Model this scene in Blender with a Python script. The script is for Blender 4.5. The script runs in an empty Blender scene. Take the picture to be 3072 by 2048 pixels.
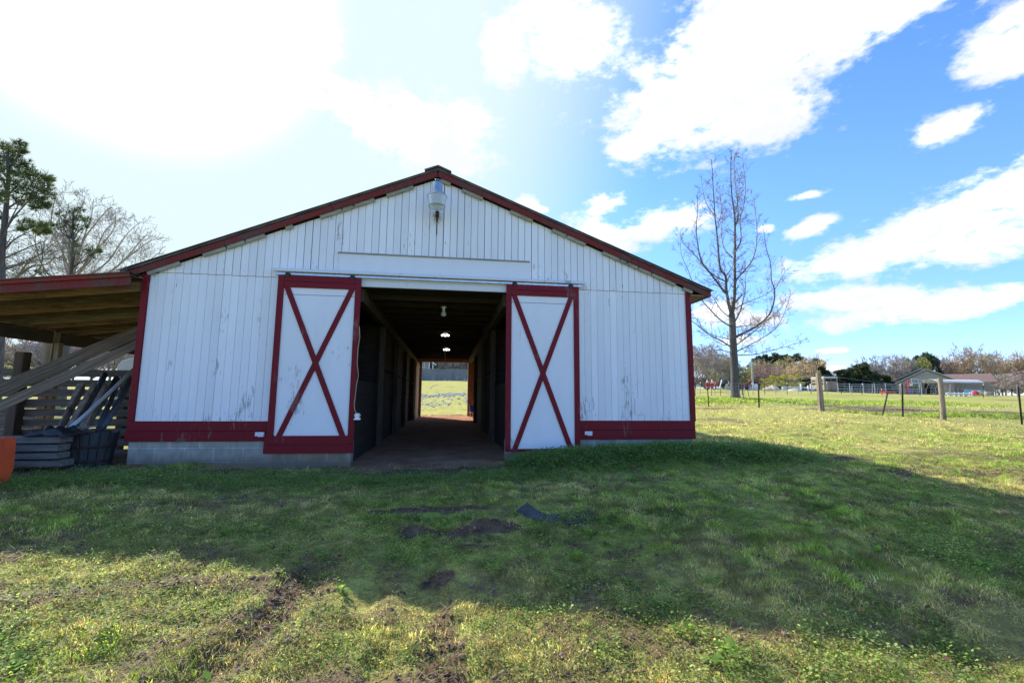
import bpy, math, random
import numpy as np
from mathutils import Vector, Matrix, Euler
R = math.radians
rnd = random.Random(7)
nr = np.random.default_rng(11)
SC = bpy.context.scene
COL = SC.collection
CZ = 1.42                      # camera height above the lawn

# ------------------------------------------------------------------ camera
F = 1365.0; PITCH = R(7.15); ROLL = R(.43); YAW = R(7.9)
fw = Vector((math.sin(YAW)*math.cos(PITCH), math.cos(YAW)*math.cos(PITCH), math.sin(PITCH)))
rt = Vector((math.cos(YAW), -math.sin(YAW), 0)); up = rt.cross(fw)
c_, s_ = math.cos(ROLL), math.sin(ROLL)
rt, up = rt*c_ + up*s_, up*c_ - rt*s_
cam = bpy.data.cameras.new('camera'); camo = bpy.data.objects.new('camera', cam); COL.objects.link(camo)
camo.matrix_world = Matrix(((rt.x, up.x, -fw.x, 0), (rt.y, up.y, -fw.y, 0), (rt.z, up.z, -fw.z, CZ), (0, 0, 0, 1)))
cam.sensor_width = 36; cam.lens = 36*F/3072; cam.clip_start = .05; cam.clip_end = 3000
SC.camera = camo

def ray(u, v): return rt*((u-1536)/F) - up*((v-1024)/F) + fw
def at(u, v, Y):
    d = ray(u, v)*1.0; d = d*(Y/d.y); return Vector((d.x, d.y, d.z+CZ))
def px(x, y): return at(x, y, 1)

# ------------------------------------------------------------------ noise (numpy)
def _h(i, j, s):
    n = (i.astype(np.int64)*374761393 + j.astype(np.int64)*668265263 + s*1442695041) & 0xffffffff
    n = ((n ^ (n >> 13))*1274126177) & 0xffffffff
    return ((n ^ (n >> 16)) & 0xffff)/65535.0
def vnoise(x, y, s=0):
    i = np.floor(x); j = np.floor(y); a = x-i; b = y-j
    a = a*a*(3-2*a); b = b*b*(3-2*b)
    return (_h(i, j, s)*(1-a)*(1-b) + _h(i+1, j, s)*a*(1-b) + _h(i, j+1, s)*(1-a)*b + _h(i+1, j+1, s)*a*b)
def fbm(x, y, s=0, o=4):
    t = 0; w = .5; k = 1
    for q in range(o):
        t = t + w*vnoise(x*k + q*17.3, y*k - q*9.1, s+q); w *= .5; k *= 2.07
    return t/(1-.5**o)
def sst(a, b, x):
    t = np.clip((x-a)/(b-a), 0, 1); return t*t*(3-2*t)

# ------------------------------------------------------------------ terrain height
CP = [(-14, -6, -1.55), (0, -8, -1.62), (14, -6, -1.5), (-9, 0, -1.38), (-4, 0, -1.42), (0, 0, -1.42), (5, 0, -1.42), (12, 0, -1.3),
      (-9, 4, -1.16), (-4, 4, -1.2), (0, 4, -1.24), (5, 4, -1.2), (11, 4, -1.14),
      (-12, 7, -1.0), (-8, 7, -1.05), (-4.6, 7.2, -1.02), (-1.4, 7.3, -1.06), (1, 7.2, -.99), (4.2, 7.3, -.9), (9, 8, -.98),
      (-12, 10, -1.1), (-8, 10, -1.12), (-4.6, 10, -1.08), (0, 10, -.99), (4.2, 10, -.88), (14.5, 24, -.37), (25.5, 41, .25), (18, 24.5, -.43), (16.8, 18.7, -.46),
      (22.4, 20, -.67), (23.5, 19, -.6), (24, 16.2, -.97), (20.1, 30, .08), (50, 70, 1.75), (105, 95, 1.75), (64, 70, 1.5), (41, 52, 1.3), (85, 70, 1.0), (98, 70, 1.08),
      (0, 20.8, -.8), (-4.6, 20.8, -.85), (4.2, 20.8, -.8), (-1, 26, -.72), (-2, 34, -.45), (-3, 40, .0), (-4, 74, 2.75), (-10, 74, 2.7), (4, 74, 2.8), (-3, 57, 1.5),
      (-14, 22, -.8), (-30, 30, -.1), (-50, 60, 1.5), (-60, 90, 2.2), (0, 120, 3.2), (60, 120, 2.2), (140, 120, 2.2), (160, 60, 0.8), (60, 20, -.9), (40, 0, -1.3), (-40, 0, -1.4),
      (0, -40, -2), (80, -30, -2), (-80, -30, -2), (-150, 100, 2), (0, 260, 4), (200, 260, 4), (-200, 260, 4)]
cp = np.array(CP, float)
_d = np.linalg.norm(cp[:, None, :2]-cp[None, :, :2], axis=2)
_k = lambda d: -np.sqrt(d*d+4)
_A = np.block([[_k(_d)+np.eye(len(cp))*.01*-1, np.ones((len(cp), 1))], [np.ones((1, len(cp))), np.zeros((1, 1))]])
_w = np.linalg.solve(_A, np.append(cp[:, 2], 0))
DOORX0, DOORX1 = -1.47, 1.0
def rut(x, y):
    # tyre ruts arcing over the lawn in front of the camera
    t = 0
    for (x0, y0, x1, y1, bend, w, dep) in ((-1.3, 2.2, -.92, 3.9, -.10, .13, .055), (.18, 2.1, -.12, 3.7, .09, .13, .05), (-.35, 2.2, -.22, 3.0, .04, .08, .03), (-3.4, 3.3, -1.5, 3.62, .1, .12, .035), (-.5, 3.2, -.3, 4.4, .05, .1, .035), (-.6, 4.9, .5, 4.8, -.05, .07, .035), (-.3, 4.28, .55, 4.22, -.04, .07, .03)):
        dx, dy = x1-x0, y1-y0; L = math.hypot(dx, dy); ux, uy = dx/L, dy/L
        s_ = (x-x0)*ux + (y-y0)*uy; a = s_/L
        b = -(x-x0)*uy + (y-y0)*ux - bend*4*a*(1-a)
        # lugs of the tyre press cross ridges into the rut, squeezed mud lies beside it
        env = sst(-.12, .08, a)*(1-sst(.92, 1.12, a))
        t = t + env*(dep*np.exp(-(b/w)**2)*(1+.35*np.sin(6.283*s_/.115+np.abs(b)*14)) - .22*dep*np.exp(-((np.abs(b)-w*1.5)/(w*.45))**2))
    return t
def mound(x, y):
    m = np.exp(-((y-6.75-.02*(x-3))/.42)**2)*sst(.2, 1.8, x)*(1-sst(4.4, 6.2, x))
    return m
def hgt(x, y):
    x = np.asarray(x, float); y = np.asarray(y, float); sh = x.shape
    xf = x.ravel(); yf = y.ravel(); out = np.empty(xf.size)
    for k in range(0, xf.size, 40000):
        d = np.sqrt((xf[k:k+40000, None]-cp[None, :, 0])**2 + (yf[k:k+40000, None]-cp[None, :, 1])**2)
        out[k:k+40000] = _k(d)@_w[:-1] + _w[-1]
    z = out.reshape(sh)
    inside = ((x > -4.6) & (x < 4.2) & (y > 7.6) & (y < 20.7))
    near = 1-sst(12, 60, np.hypot(x, y))
    b = (fbm(x*.9, y*.9, 3, 3)-.5)*.10 + (fbm(x*3.4, y*3.4, 5, 3)-.5)*.075 + (fbm(x*11, y*11, 8, 2)-.5)*.022
    z = z + b*np.where(inside, .25, .35+.65*near)
    z = z - rut(x, y) + .13*mound(x, y)*np.where(inside, 0, 1)
    # long low earth ridges around the turned sod
    for (rx_, ry_, wx_, wy_, hh_) in ((-.28, 4.45, .13, .09, .07), (.42, 4.40, .24, .10, .085), (-.05, 4.36, .2, .06, .03), (-.1, 5.0, .6, .05, .035)):
        z = z + hh_*np.exp(-((x-rx_)/wx_)**2-((y-ry_)/wy_)**2)*(.55+.9*fbm(x*9, y*9, 77, 2))
    return z + CZ
def h1(x, y): return float(hgt(np.array([x]), np.array([y]))[0])

# cover fields 0..1
def dirtf(x, y):
    d = np.maximum(sst(.56, .68, fbm(x*.8+4, y*1.1, 21, 4)) * .6, sst(.58, .72, fbm(x*3.1+9, y*3.6, 23, 3))*.55*(1-sst(11, 15, y)))
    for (cx, cy, rx, ry, s) in ((-1.75, 3.52, .75, .12, .85), (-2.6, 3.36, .7, .10, .7), (-1.02, 3.25, .10, .55, .8), (-1.2, 2.6, .12, .4, .6), (0.0, 2.8, .13, .6, .7), (-.1, 4.98, .62, .07, .95), (-.3, 4.42, .16, .09, .8), (.42, 4.38, .3, .10, 1), (.05, 4.33, .25, .07, .8), (-.05, 3.5, .14, .14, .85), (.2, 4.02, .2, .06, .6), (1.1, 4.0, .5, .07, .5),
                                (-.2, 7.0, 1.5, .28, 1), (0, 7.5, 1.5, .5, 1), (-3.2, 7.15, 1.6, .2, .85), (-7, 8.3, 3.2, 1.3, 1), (1.9, 7.12, 1.3, .13, .9), (-3.2, 6.95, 3.2, .16, .85), (5.9, 6.9, 1.5, .14, .8), (8.2, 6.0, 2.2, .2, .7),
                                (5.6, 6.7, .8, .22, .8), (7.3, 6.1, 1.3, .25, .6), (9, 5.3, 1.3, .3, .5), (14, 21.5, 2.5, .5, .9), (17.5, 22, 3, .4, .7), (22, 23, 5, 1.1, .75), (30, 21, 6, .9, .8), (27, 26, 8, 1.2, .5), (18, 31, 2.5, .8, .8),
                                (-.5, 2.3, .5, .25, .6), (.9, 2.6, .4, .3, .6), (1.0, 5.6, .3, .1, .5), (2.0, 5.55, .3, .1, .5), (0, 21.2, 1.8, .7, 1), (13.3, 23.0, 1.6, .5, .6)):
        q = ((x-cx)/rx)**2 + ((y-cy)/ry)**2
        n = fbm(x*3, y*3, 31, 3)
        d = np.maximum(d, s*(1-sst(.5, 1.3, q*.8 + (n-.5)*1.6)))
    inside = ((x > -4.6) & (x < 4.25) & (y > 7.42) & (y < 20.9))
    return np.where(inside, 1, np.clip(d, 0, 1))
def greenf(x, y):
    g = fbm(x*.55, y*.8, 41, 4)
    g = sst(.36, .62, g)
    far = sst(9, 16, y)
    band = .9*np.exp(-((y-29.0-.02*(x-20))/1.6)**2)*sst(8, 12, x) + .8*np.exp(-((y-41)/2.5)**2)*sst(30, 38, x) - .5*np.exp(-((y-52)/8)**2)*sst(15, 25, x) + .8*np.exp(-((y-19.6)/.8)**2)*sst(17, 20, x)
    nearbarn = .5*np.exp(-((y-6.5)/.7)**2)
    return np.clip(g*(1-.55*far) + band + nearbarn, 0, 1)

# ------------------------------------------------------------------ materials
def newmat(name):
    m = bpy.data.materials.new(name); m.use_nodes = True; nt = m.node_tree; nt.nodes.clear()
    o = nt.nodes.new('ShaderNodeOutputMaterial'); b = nt.nodes.new('ShaderNodeBsdfPrincipled')
    nt.links.new(b.outputs[0], o.inputs[0]); return m, nt, b, o
def nd(nt, t, **k):
    n = nt.nodes.new(t)
    for a, v in k.items():
        if a.startswith('i_'): n.inputs[int(a[2:]) if a[2:].isdigit() else a[2:].replace('_', ' ')].default_value = v
        else: setattr(n, a, v)
    return n
def L(nt, a, b): nt.links.new(a, b)
def tc(nt, scale=(1, 1, 1), rot=(0, 0, 0)):
    t = nd(nt, 'ShaderNodeTexCoord'); m = nd(nt, 'ShaderNodeMapping'); m.inputs['Scale'].default_value = scale; m.inputs['Rotation'].default_value = rot
    L(nt, t.outputs['Object'], m.inputs[0]); return m.outputs[0]
def noise(nt, vec, sc, det=5, rough=.6):
    n = nd(nt, 'ShaderNodeTexNoise'); n.inputs['Scale'].default_value = sc; n.inputs['Detail'].default_value = det; n.inputs['Roughness'].default_value = rough
    L(nt, vec, n.inputs['Vector']); return n.outputs[0]
def ramp(nt, f, a, b, c0=0., c1=1.):
    n = nd(nt, 'ShaderNodeMapRange'); n.interpolation_type = 'SMOOTHSTEP'
    n.inputs[1].default_value = a; n.inputs[2].default_value = b; n.inputs[3].default_value = c0; n.inputs[4].default_value = c1
    L(nt, f, n.inputs[0]); return n.outputs[0]
def mixc(nt, f, a, b, mode='MIX'):
    n = nd(nt, 'ShaderNodeMix', data_type='RGBA', blend_type=mode)
    if isinstance(f, (int, float)): n.inputs[0].default_value = f
    else: L(nt, f, n.inputs[0])
    for i, v in ((6, a), (7, b)):
        if isinstance(v, tuple): n.inputs[i].default_value = v+(1,)
        else: L(nt, v, n.inputs[i])
    return n.outputs[2]
def mth(nt, op, a, b=0.):
    n = nd(nt, 'ShaderNodeMath', operation=op)
    for i, v in ((0, a), (1, b)):
        if isinstance(v, (int, float)): n.inputs[i].default_value = v
        else: L(nt, v, n.inputs[i])
    return n.outputs[0]
def bump(nt, b, h, dist=.005, st=.6):
    n = nd(nt, 'ShaderNodeBump'); n.inputs['Distance'].default_value = dist; n.inputs['Strength'].default_value = st
    L(nt, h, n.inputs['Height']); L(nt, n.outputs[0], b.inputs['Normal'])

def wood(name, c1, c2, axis='x', rough=.85, sc=1., stain=(.05, .035, .02), sa=.4):
    m, nt, b, o = newmat(name)
    st = {'x': (.9, 14, 14), 'y': (14, .9, 14), 'z': (14, 14, .9), 'n': (5, 5, 5)}[axis]
    v = tc(nt, tuple(q*sc for q in st)); g = noise(nt, v, 2.2, 6, .65)
    big = noise(nt, tc(nt, (1, 1, 1)), 1.7, 3)
    c = mixc(nt, ramp(nt, g, .3, .7), c1, c2)
    c = mixc(nt, ramp(nt, big, .5, .75, 0, sa), c, stain)
    L(nt, c, b.inputs['Base Color']); b.inputs['Roughness'].default_value = rough
    bump(nt, b, g, .004, .7); return m
def paint(name, col, under, amt=.5, rough=.6, zwear=None, chips=(.62, .66), dirt=(.30, .30, .27), dirta=.25, var=.12):
    """old brushed paint with chips showing the wood underneath"""
    m, nt, b, o = newmat(name)
    v = tc(nt, (1, 1, .16)); n1 = noise(nt, v, 34, 5, .7)
    patch = noise(nt, tc(nt, (1, 1, .45)), 2.6, 4, .6)
    p = mth(nt, 'ADD', mth(nt, 'MULTIPLY', n1, .55), mth(nt, 'MULTIPLY', patch, .62))
    if zwear:
        s = nd(nt, 'ShaderNodeSeparateXYZ'); L(nt, nd(nt, 'ShaderNodeNewGeometry').outputs['Position'], s.inputs[0])
        zw = 0
        for (za, zb, am) in zwear:
            r_ = ramp(nt, s.outputs['Z'], za, zb, am, 0.)
            p = mth(nt, 'ADD', p, r_)
    chip = ramp(nt, p, chips[0], chips[1], 0, amt)
    c = mixc(nt, ramp(nt, noise(nt, tc(nt, (1, 1, .3)), 5, 5), .3, .75, 0, var*2), col, tuple(q*.78 for q in col))
    c = mixc(nt, ramp(nt, noise(nt, tc(nt, (1, 1, .25)), 3.1, 6), .55, .8, 0, dirta), c, dirt)
    ri = ramp(nt, nd(nt, 'ShaderNodeNewGeometry').outputs['Random Per Island'], 0., 1., 0., .5); c = mixc(nt, ri, c, tuple(q*.80 for q in col))
    c = mixc(nt, chip, c, under)
    L(nt, c, b.inputs['Base Color']); b.inputs['Roughness'].default_value = rough
    b.inputs['Specular IOR Level'].default_value = .22
    bump(nt, b, mth(nt, 'SUBTRACT', n1, chip), .003, .5); return m
def plain(name, col, rough=.6, metal=0., var=.15, sc=6., bmp=.002, spec=.5):
    m, nt, b, o = newmat(name); g = noise(nt, tc(nt), sc, 5)
    c = mixc(nt, ramp(nt, g, .3, .7), tuple(q*(1-var) for q in col), tuple(min(1, q*(1+var)) for q in col))
    L(nt, c, b.inputs['Base Color']); b.inputs['Roughness'].default_value = rough; b.inputs['Metallic'].default_value = metal
    b.inputs['Specular IOR Level'].default_value = spec
    if bmp: bump(nt, b, g, bmp)
    return m
def leafy(name, col=None, trans=.45, rough=.6, var=.35, sc=8., col2=None, attr=True):
    """thin leaves: vertex-colour (or noise) albedo, partly translucent"""
    m, nt, b, o = newmat(name)
    if attr:
        a = nd(nt, 'ShaderNodeAttribute', attribute_name='Col'); c = a.outputs[0]
    else:
        g = noise(nt, tc(nt), sc, 4); c = mixc(nt, ramp(nt, g, .35, .65), col, col2 or tuple(q*(1+var) for q in col))
    L(nt, c, b.inputs['Base Color']); b.inputs['Roughness'].default_value = rough; b.inputs['Specular IOR Level'].default_value = .25
    t = nd(nt, 'ShaderNodeBsdfTranslucent'); tcx = mixc(nt, 1., c, (1.15, 1.2, .7), 'MULTIPLY'); L(nt, tcx, t.inputs[0])
    x = nd(nt, 'ShaderNodeMixShader'); x.inputs[0].default_value = trans
    L(nt, b.outputs[0], x.inputs[1]); L(nt, t.outputs[0], x.inputs[2]); L(nt, x.outputs[0], o.inputs[0]); return m

UND = (.20, .18, .155)
MT = dict(
    siding=paint('white_siding_paint', (.87, .845, .84), (.17, .15, .13), .6, zwear=((CZ-.75, CZ+.6, .06), (CZ-.6, CZ-.1, .03)), chips=(.69, .74), dirta=.16),
    trimwhite=paint('white_trim_paint', (.76, .75, .75), UND, .6, chips=(.69, .73), dirta=.3),
    panel=paint('white_door_panel_paint', (.85, .83, .83), UND, .55, zwear=((CZ-.8, CZ+.2, .04),), chips=(.71, .77), dirta=.15),
    red=paint('barn_red_paint', (.19, .005, .012), (.22, .12, .1), .55, chips=(.67, .73), dirt=(.10, .015, .018), dirta=.5, rough=.55),
    redweath=paint('weathered_red_paint', (.19, .022, .018), (.10, .055, .04), .8, chips=(.56, .68), dirt=(.06, .02, .018), dirta=.6),
    redsun=paint('bright_red_paint', (.27, .026, .02), (.12, .06, .045), .8, chips=(.56, .68), dirt=(.12, .03, .02), dirta=.6),
    darkgap=plain('dark_gap_wood', (.03, .025, .02), .9),
    soffit=wood('pale_weathered_soffit', (.28, .26, .22), (.40, .37, .31), 'x'),
    metalroof=plain('weathered_roof_metal', (.13, .105, .08), .55, .6, .4, 3),
    roofgreen=plain('mossy_roof_edge', (.095, .075, .055), .8, 0, .5, 5),
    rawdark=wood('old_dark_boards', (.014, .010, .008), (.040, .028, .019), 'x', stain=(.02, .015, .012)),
    rawdarky=wood('old_dark_beam', (.045, .03, .02), (.11, .075, .045), 'y', stain=(.03, .02, .015)),
    rawdarkz=wood('old_dark_post', (.05, .034, .022), (.11, .075, .045), 'z', stain=(.03, .022, .016)),
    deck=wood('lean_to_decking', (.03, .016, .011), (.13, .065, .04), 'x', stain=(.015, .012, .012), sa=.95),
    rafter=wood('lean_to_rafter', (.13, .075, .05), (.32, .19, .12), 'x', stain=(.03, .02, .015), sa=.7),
    raftershade=wood('shade_toned_rafter', (.05, .032, .02), (.15, .10, .065), 'x', stain=(.015, .012, .01)), raftergrey=wood('grey_rafter', (.14, .115, .09), (.26, .215, .165), 'x', stain=(.03, .025, .02)),  # the dark tone paints shade between lit rafters
    post=wood('tan_post', (.17, .12, .075), (.40, .31, .21), 'z', stain=(.10, .085, .055), sa=.8),
    orangewood=wood('warm_pine_post', (.30, .13, .045), (.46, .22, .085), 'z', sa=.3),
    palewood=wood('pale_pine', (.50, .38, .22), (.62, .50, .32), 'z', sa=.2),
    greywood=wood('grey_weathered_wood', (.10, .085, .07), (.21, .185, .155), 'x', stain=(.07, .06, .05)),
    greywoodz=wood('grey_weathered_picket', (.15, .15, .15), (.27, .27, .26), 'z', stain=(.08, .08, .08)),
    plank=wood('stored_plank_wood', (.12, .08, .048), (.27, .185, .115), 'x', stain=(.10, .08, .06)),
    rot=wood('rotting_slab_wood', (.16, .11, .075), (.38, .28, .20), 'n', stain=(.03, .022, .018), sa=.9),
    fenceb=wood('dark_fence_board', (.07, .055, .042), (.15, .12, .095), 'x', stain=(.03, .025, .02)),
    steel=plain('galvanised_steel', (.48, .50, .52), .38, .85, .15, 9),
    galv=plain('dull_galvanised_wire', (.30, .31, .32), .55, .5, .1),
    galvdark=plain('dark_galvanised_hoops', (.20, .205, .21), .6, .3, .1), trailerdoor=wood('trailer_door_boards', (.24, .16, .10), (.36, .26, .17), 'x', sa=.3),
    rust=plain('rusty_steel', (.045, .024, .02), .8, .3, .5, 20),
    darksteel=plain('dark_steel', (.04, .038, .036), .6, .5, .3),
    black=plain('black_plastic', (.012, .012, .014), .45, 0, .3),
    tub=wood('dark_tub_staves', (.022, .022, .024), (.05, .05, .052), 'z', stain=(.01, .01, .01)),
    orange=plain('orange_enamel', (.75, .095, .025), .45, 0, .12, 4),
    decalred=plain('decal_red', (.55, .02, .03), .4, 0, .02, bmp=0), decalwhite=plain('decal_white', (.75, .75, .75), .4, 0, .02, bmp=0), decalnavy=plain('decal_navy', (.02, .025, .06), .4, 0, .02, bmp=0),
    pvc=plain('weathered_pvc', (.42, .42, .40), .5, 0, .15), pipeblue=plain('blue_grey_pipe', (.10, .12, .145), .5, 0, .2),
    cream=plain('cream_fibreglass', (.55, .50, .40), .5, 0, .08, 2), white=plain('white_plastic', (.78, .78, .76), .45, 0, .05),
    blue=plain('blue_plastic', (.02, .05, .42), .45, 0, .1), cyan=plain('faded_blue_sheet', (.12, .38, .50), .55, 0, .1), redp=plain('red_plastic', (.60, .02, .04), .4, 0, .1), yellow=plain('yellow_plastic', (.70, .52, .10), .45, 0, .1),
    tan=plain('tan_enamel', (.40, .32, .23), .5, 0, .08), tractor=plain('tractor_red', (.45, .04, .035), .45, 0, .2, 4), tyre=plain('tyre_rubber', (.03, .03, .03), .85, 0, .3),
    housegrey=plain('grey_lap_siding', (.30, .30, .285), .7, 0, .06, 3), openshade=plain('opening_shade', (.012, .011, .010), .9), brick=plain('tan_brick', (.38, .25, .16), .85, 0, .25, 20),  # the near-black colour paints the shade inside openings
    shingle=plain('red_brown_shingle', (.17, .105, .085), .9, 0, .35, 5), shinglegrey=plain('grey_brown_shingle', (.13, .115, .10), .9, 0, .3, 5), eave=plain('painted_eave_trim', (.36, .32, .26), .6, 0, .06),
    canvas=plain('white_tarp_cover', (.62, .60, .55), .6, 0, .05, 2), glass=plain('window_glass', (.05, .06, .07), .12, 0, .1, bmp=0, spec=.8),
    bark=wood('grey_bark', (.10, .085, .07), (.21, .18, .15), 'z', sc=.4, stain=(.06, .05, .035)), barkdark=wood('dark_bark', (.065, .052, .045), (.13, .105, .09), 'z', sc=.4),
    twig=plain('bare_twigs', (.20, .165, .125), .9, 0, .25, 1), twigpink=plain('budding_pink_twigs', (.36, .25, .23), .9, 0, .25, .6), twigtan=plain('budding_tan_twigs', (.46, .34, .20), .9, 0, .3, .5), twiggrey=plain('grey_bare_twigs', (.36, .31, .27), .9, 0, .2, .6),
    cord=plain('tan_extension_cord', (.45, .36, .20), .6, 0, .05), rock=plain('grey_stone', (.42, .41, .39), .9, 0, .35, 3, .02), sand=plain('pale_dirt_pile', (.45, .38, .28), .95, 0, .2, 3, .02),
)
for nm, c1, c2 in (('pine', (.07, .10, .04), (.14, .17, .065)), ('cedar', (.022, .038, .015), (.05, .07, .025)), ('budgreen', (.24, .24, .07), (.34, .33, .10)), ('budyellow', (.34, .33, .05), (.42, .40, .08)), ('farpine', (.03, .055, .025), (.06, .085, .035))):
    MT[nm] = leafy(nm+'_foliage', c1, .3, col2=c2, attr=False, sc=.7)
MT['grass'] = leafy('grass_blades', trans=.58)
def lampmat():
    m, nt, b, o = newmat('led_panel'); b.inputs['Emission Color'].default_value = (1, .98, .95, 1); b.inputs['Emission Strength'].default_value = 2.4; b.inputs['Base Color'].default_value = (.8, .8, .8, 1); return m
MT['led'] = lampmat()
def lensmat():
    m, nt, b, o = newmat('prismatic_lens'); v = tc(nt, (1, 1, 1)); w = nd(nt, 'ShaderNodeTexWave', wave_type='BANDS', bands_direction='Z'); w.inputs['Scale'].default_value = 22; L(nt, v, w.inputs[0])
    b.inputs['Base Color'].default_value = (.62, .64, .66, 1); b.inputs['Roughness'].default_value = .28; b.inputs['Transmission Weight'].default_value = .25; bump(nt, b, w.outputs[1], .003, .6); return m
MT['lens'] = lensmat()
def cmu():
    m, nt, b, o = newmat('concrete_block'); t = nd(nt, 'ShaderNodeTexCoord'); s = nd(nt, 'ShaderNodeSeparateXYZ'); L(nt, t.outputs['Object'], s.inputs[0])
    c = nd(nt, 'ShaderNodeCombineXYZ'); L(nt, mth(nt, 'ADD', s.outputs[0], s.outputs[1]), c.inputs[0]); L(nt, mth(nt, 'ADD', s.outputs[2], .07), c.inputs[1])
    br = nd(nt, 'ShaderNodeTexBrick'); L(nt, c.outputs[0], br.inputs[0]); br.inputs['Scale'].default_value = 1; br.inputs['Brick Width'].default_value = .406; br.inputs['Row Height'].default_value = .203; br.inputs['Mortar Size'].default_value = .009; br.inputs['Mortar Smooth'].default_value = .3
    br.inputs[1].default_value = (.40, .375, .32, 1); br.inputs[2].default_value = (.32, .30, .26, 1); br.inputs[3].default_value = (.55, .52, .46, 1)
    n1 = noise(nt, tc(nt, (1, 1, 1)), 5, 6); n2 = noise(nt, tc(nt, (6, 6, 1)), 1.5, 4)
    cc = mixc(nt, ramp(nt, n1, .35, .7, 0, .6), br.outputs[0], (.20, .195, .165)); cc = mixc(nt, ramp(nt, n2, .5, .75, 0, .5), cc, (.17, .18, .12))
    s2 = nd(nt, 'ShaderNodeSeparateXYZ'); L(nt, nd(nt, 'ShaderNodeNewGeometry').outputs['Position'], s2.inputs[0]); cc = mixc(nt, ramp(nt, mth(nt, 'ADD', s2.outputs[2], mth(nt, 'MULTIPLY', n2, .28)), CZ-.88, CZ-.66, .8, 0.), cc, (.16, .115, .075))
    L(nt, cc, b.inputs[0]); b.inputs['Roughness'].default_value = .95; bump(nt, b, mth(nt, 'SUBTRACT', n1, br.outputs[1]), .006, .7); return m
MT['cmu'] = cmu()

# ------------------------------------------------------------------ object helpers
def wloc(o):
    v = Vector((0, 0, 0))
    while o: v += o.location; o = o.parent
    return v
def tag(o, label=None, cat=None, group=None, kind=None):
    for k, v in (('label', label), ('category', cat), ('group', group), ('kind', kind)):
        if v: o[k] = v
    return o
def thing(name, label, cat, loc=(0, 0, 0), group=None, rz=0):
    o = bpy.data.objects.new(name, None); COL.objects.link(o); o.location = loc; o.rotation_euler.z = rz; o.empty_display_size = .2
    return tag(o, label, cat, group)
class MB:
    def __init__(s): s.v = []; s.f = []
    def add(s, vs, fs):
        n = len(s.v); s.v += [tuple(q) for q in vs]; s.f += [tuple(i+n for i in f) for f in fs]; return s
    def box(s, a, b):
        x0, y0, z0 = a; x1, y1, z1 = b
        return s.add([(x0, y0, z0), (x1, y0, z0), (x1, y1, z0), (x0, y1, z0), (x0, y0, z1), (x1, y0, z1), (x1, y1, z1), (x0, y1, z1)],
                     [(0, 3, 2, 1), (4, 5, 6, 7), (0, 1, 5, 4), (1, 2, 6, 5), (2, 3, 7, 6), (3, 0, 4, 7)])
    def beam(s, p, q, w, h, upv=(0, 0, 1), jit=0):
        p = Vector(p); q = Vector(q); d = (q-p).normalized(); sd = d.cross(Vector(upv))
        if sd.length < 1e-3: sd = Vector((1, 0, 0))
        sd.normalize(); u = sd.cross(d).normalized(); vs = []
        for c in (p, q):
            for a, b in ((-1, -1), (1, -1), (1, 1), (-1, 1)):
                vs.append(c + sd*(a*w/2) + u*(b*h/2) + (Vector((rnd.uniform(-jit, jit) for _ in range(3))) if jit else Vector((0, 0, 0))))
        return s.add(vs, [(0, 1, 2, 3), (7, 6, 5, 4), (0, 4, 5, 1), (1, 5, 6, 2), (2, 6, 7, 3), (3, 7, 4, 0)])
    def tube(s, pts, rad, n=8, cap=True):
        pts = [Vector(p) for p in pts]; rad = rad if isinstance(rad, (list, tuple)) else [rad]*len(pts); vs = []; fs = []
        ref = None
        for i, p in enumerate(pts):
            d = (pts[min(i+1, len(pts)-1)] - pts[max(i-1, 0)])
            if d.length < 1e-6: d = Vector((0, 0, 1))
            d.normalize()
            if ref is None: ref = Vector((1, 0, 0)) if abs(d.x) < .8 else Vector((0, 1, 0))
            a = (ref - d*ref.dot(d)).normalized(); b = d.cross(a); ref = a
            for k in range(n):
                t = 2*math.pi*k/n; vs.append(p + (a*math.cos(t)+b*math.sin(t))*rad[i])
        for i in range(len(pts)-1):
            for k in range(n): fs.append((i*n+k, i*n+(k+1) % n, (i+1)*n+(k+1) % n, (i+1)*n+k))
        if cap: fs.append(tuple(range(n-1, -1, -1))); fs.append(tuple((len(pts)-1)*n+k for k in range(n)))
        return s.add(vs, fs)
    def prism(s, poly, y0, y1):     # polygon in x,z extruded along y
        n = len(poly); vs = [(x, y0, z) for x, z in poly]+[(x, y1, z) for x, z in poly]
        return s.add(vs, [tuple(range(n)), tuple(range(2*n-1, n-1, -1))]+[(i, i+n, (i+1) % n+n, (i+1) % n) for i in range(n)])
    def lathe(s, prof, c, n=24):
        c = Vector(c); vs = []; fs = []
        for r, z in prof:
            for k in range(n): t = 2*math.pi*k/n; vs.append(c+Vector((r*math.cos(t), r*math.sin(t), z)))
        for i in range(len(prof)-1):
            for k in range(n): fs.append((i*n+k, i*n+(k+1) % n, (i+1)*n+(k+1) % n, (i+1)*n+k))
        return s.add(vs, fs)
    def build(s, name, mat, parent=None, smooth=False, bevel=0, loc=None):
        me = bpy.data.meshes.new(name); off = wloc(parent) if parent else Vector(loc or (0, 0, 0))
        me.from_pydata([(x-off.x, y-off.y, z-off.z) for x, y, z in s.v], [], s.f)
        me.materials.append(MT[mat] if isinstance(mat, str) else mat)
        o = bpy.data.objects.new(name, me); COL.objects.link(o)
        if parent: o.parent = parent
        elif loc: o.location = loc
        if smooth: me.polygons.foreach_set('use_smooth', [True]*len(me.polygons))
        if bevel:
            b = o.modifiers.new('bevel', 'BEVEL'); b.width = bevel; b.segments = 1; b.limit_method = 'ANGLE'
        return o
def solo(o, label, cat, group=None): return tag(o, label, cat, group)
def kids(o): return [c for c in bpy.data.objects if c.parent == o]
def copy_tree(o, parent=None):
    c = o.copy(); COL.objects.link(c); c.parent = parent
    for ch in kids(o): copy_tree(ch, c)
    return c
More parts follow.
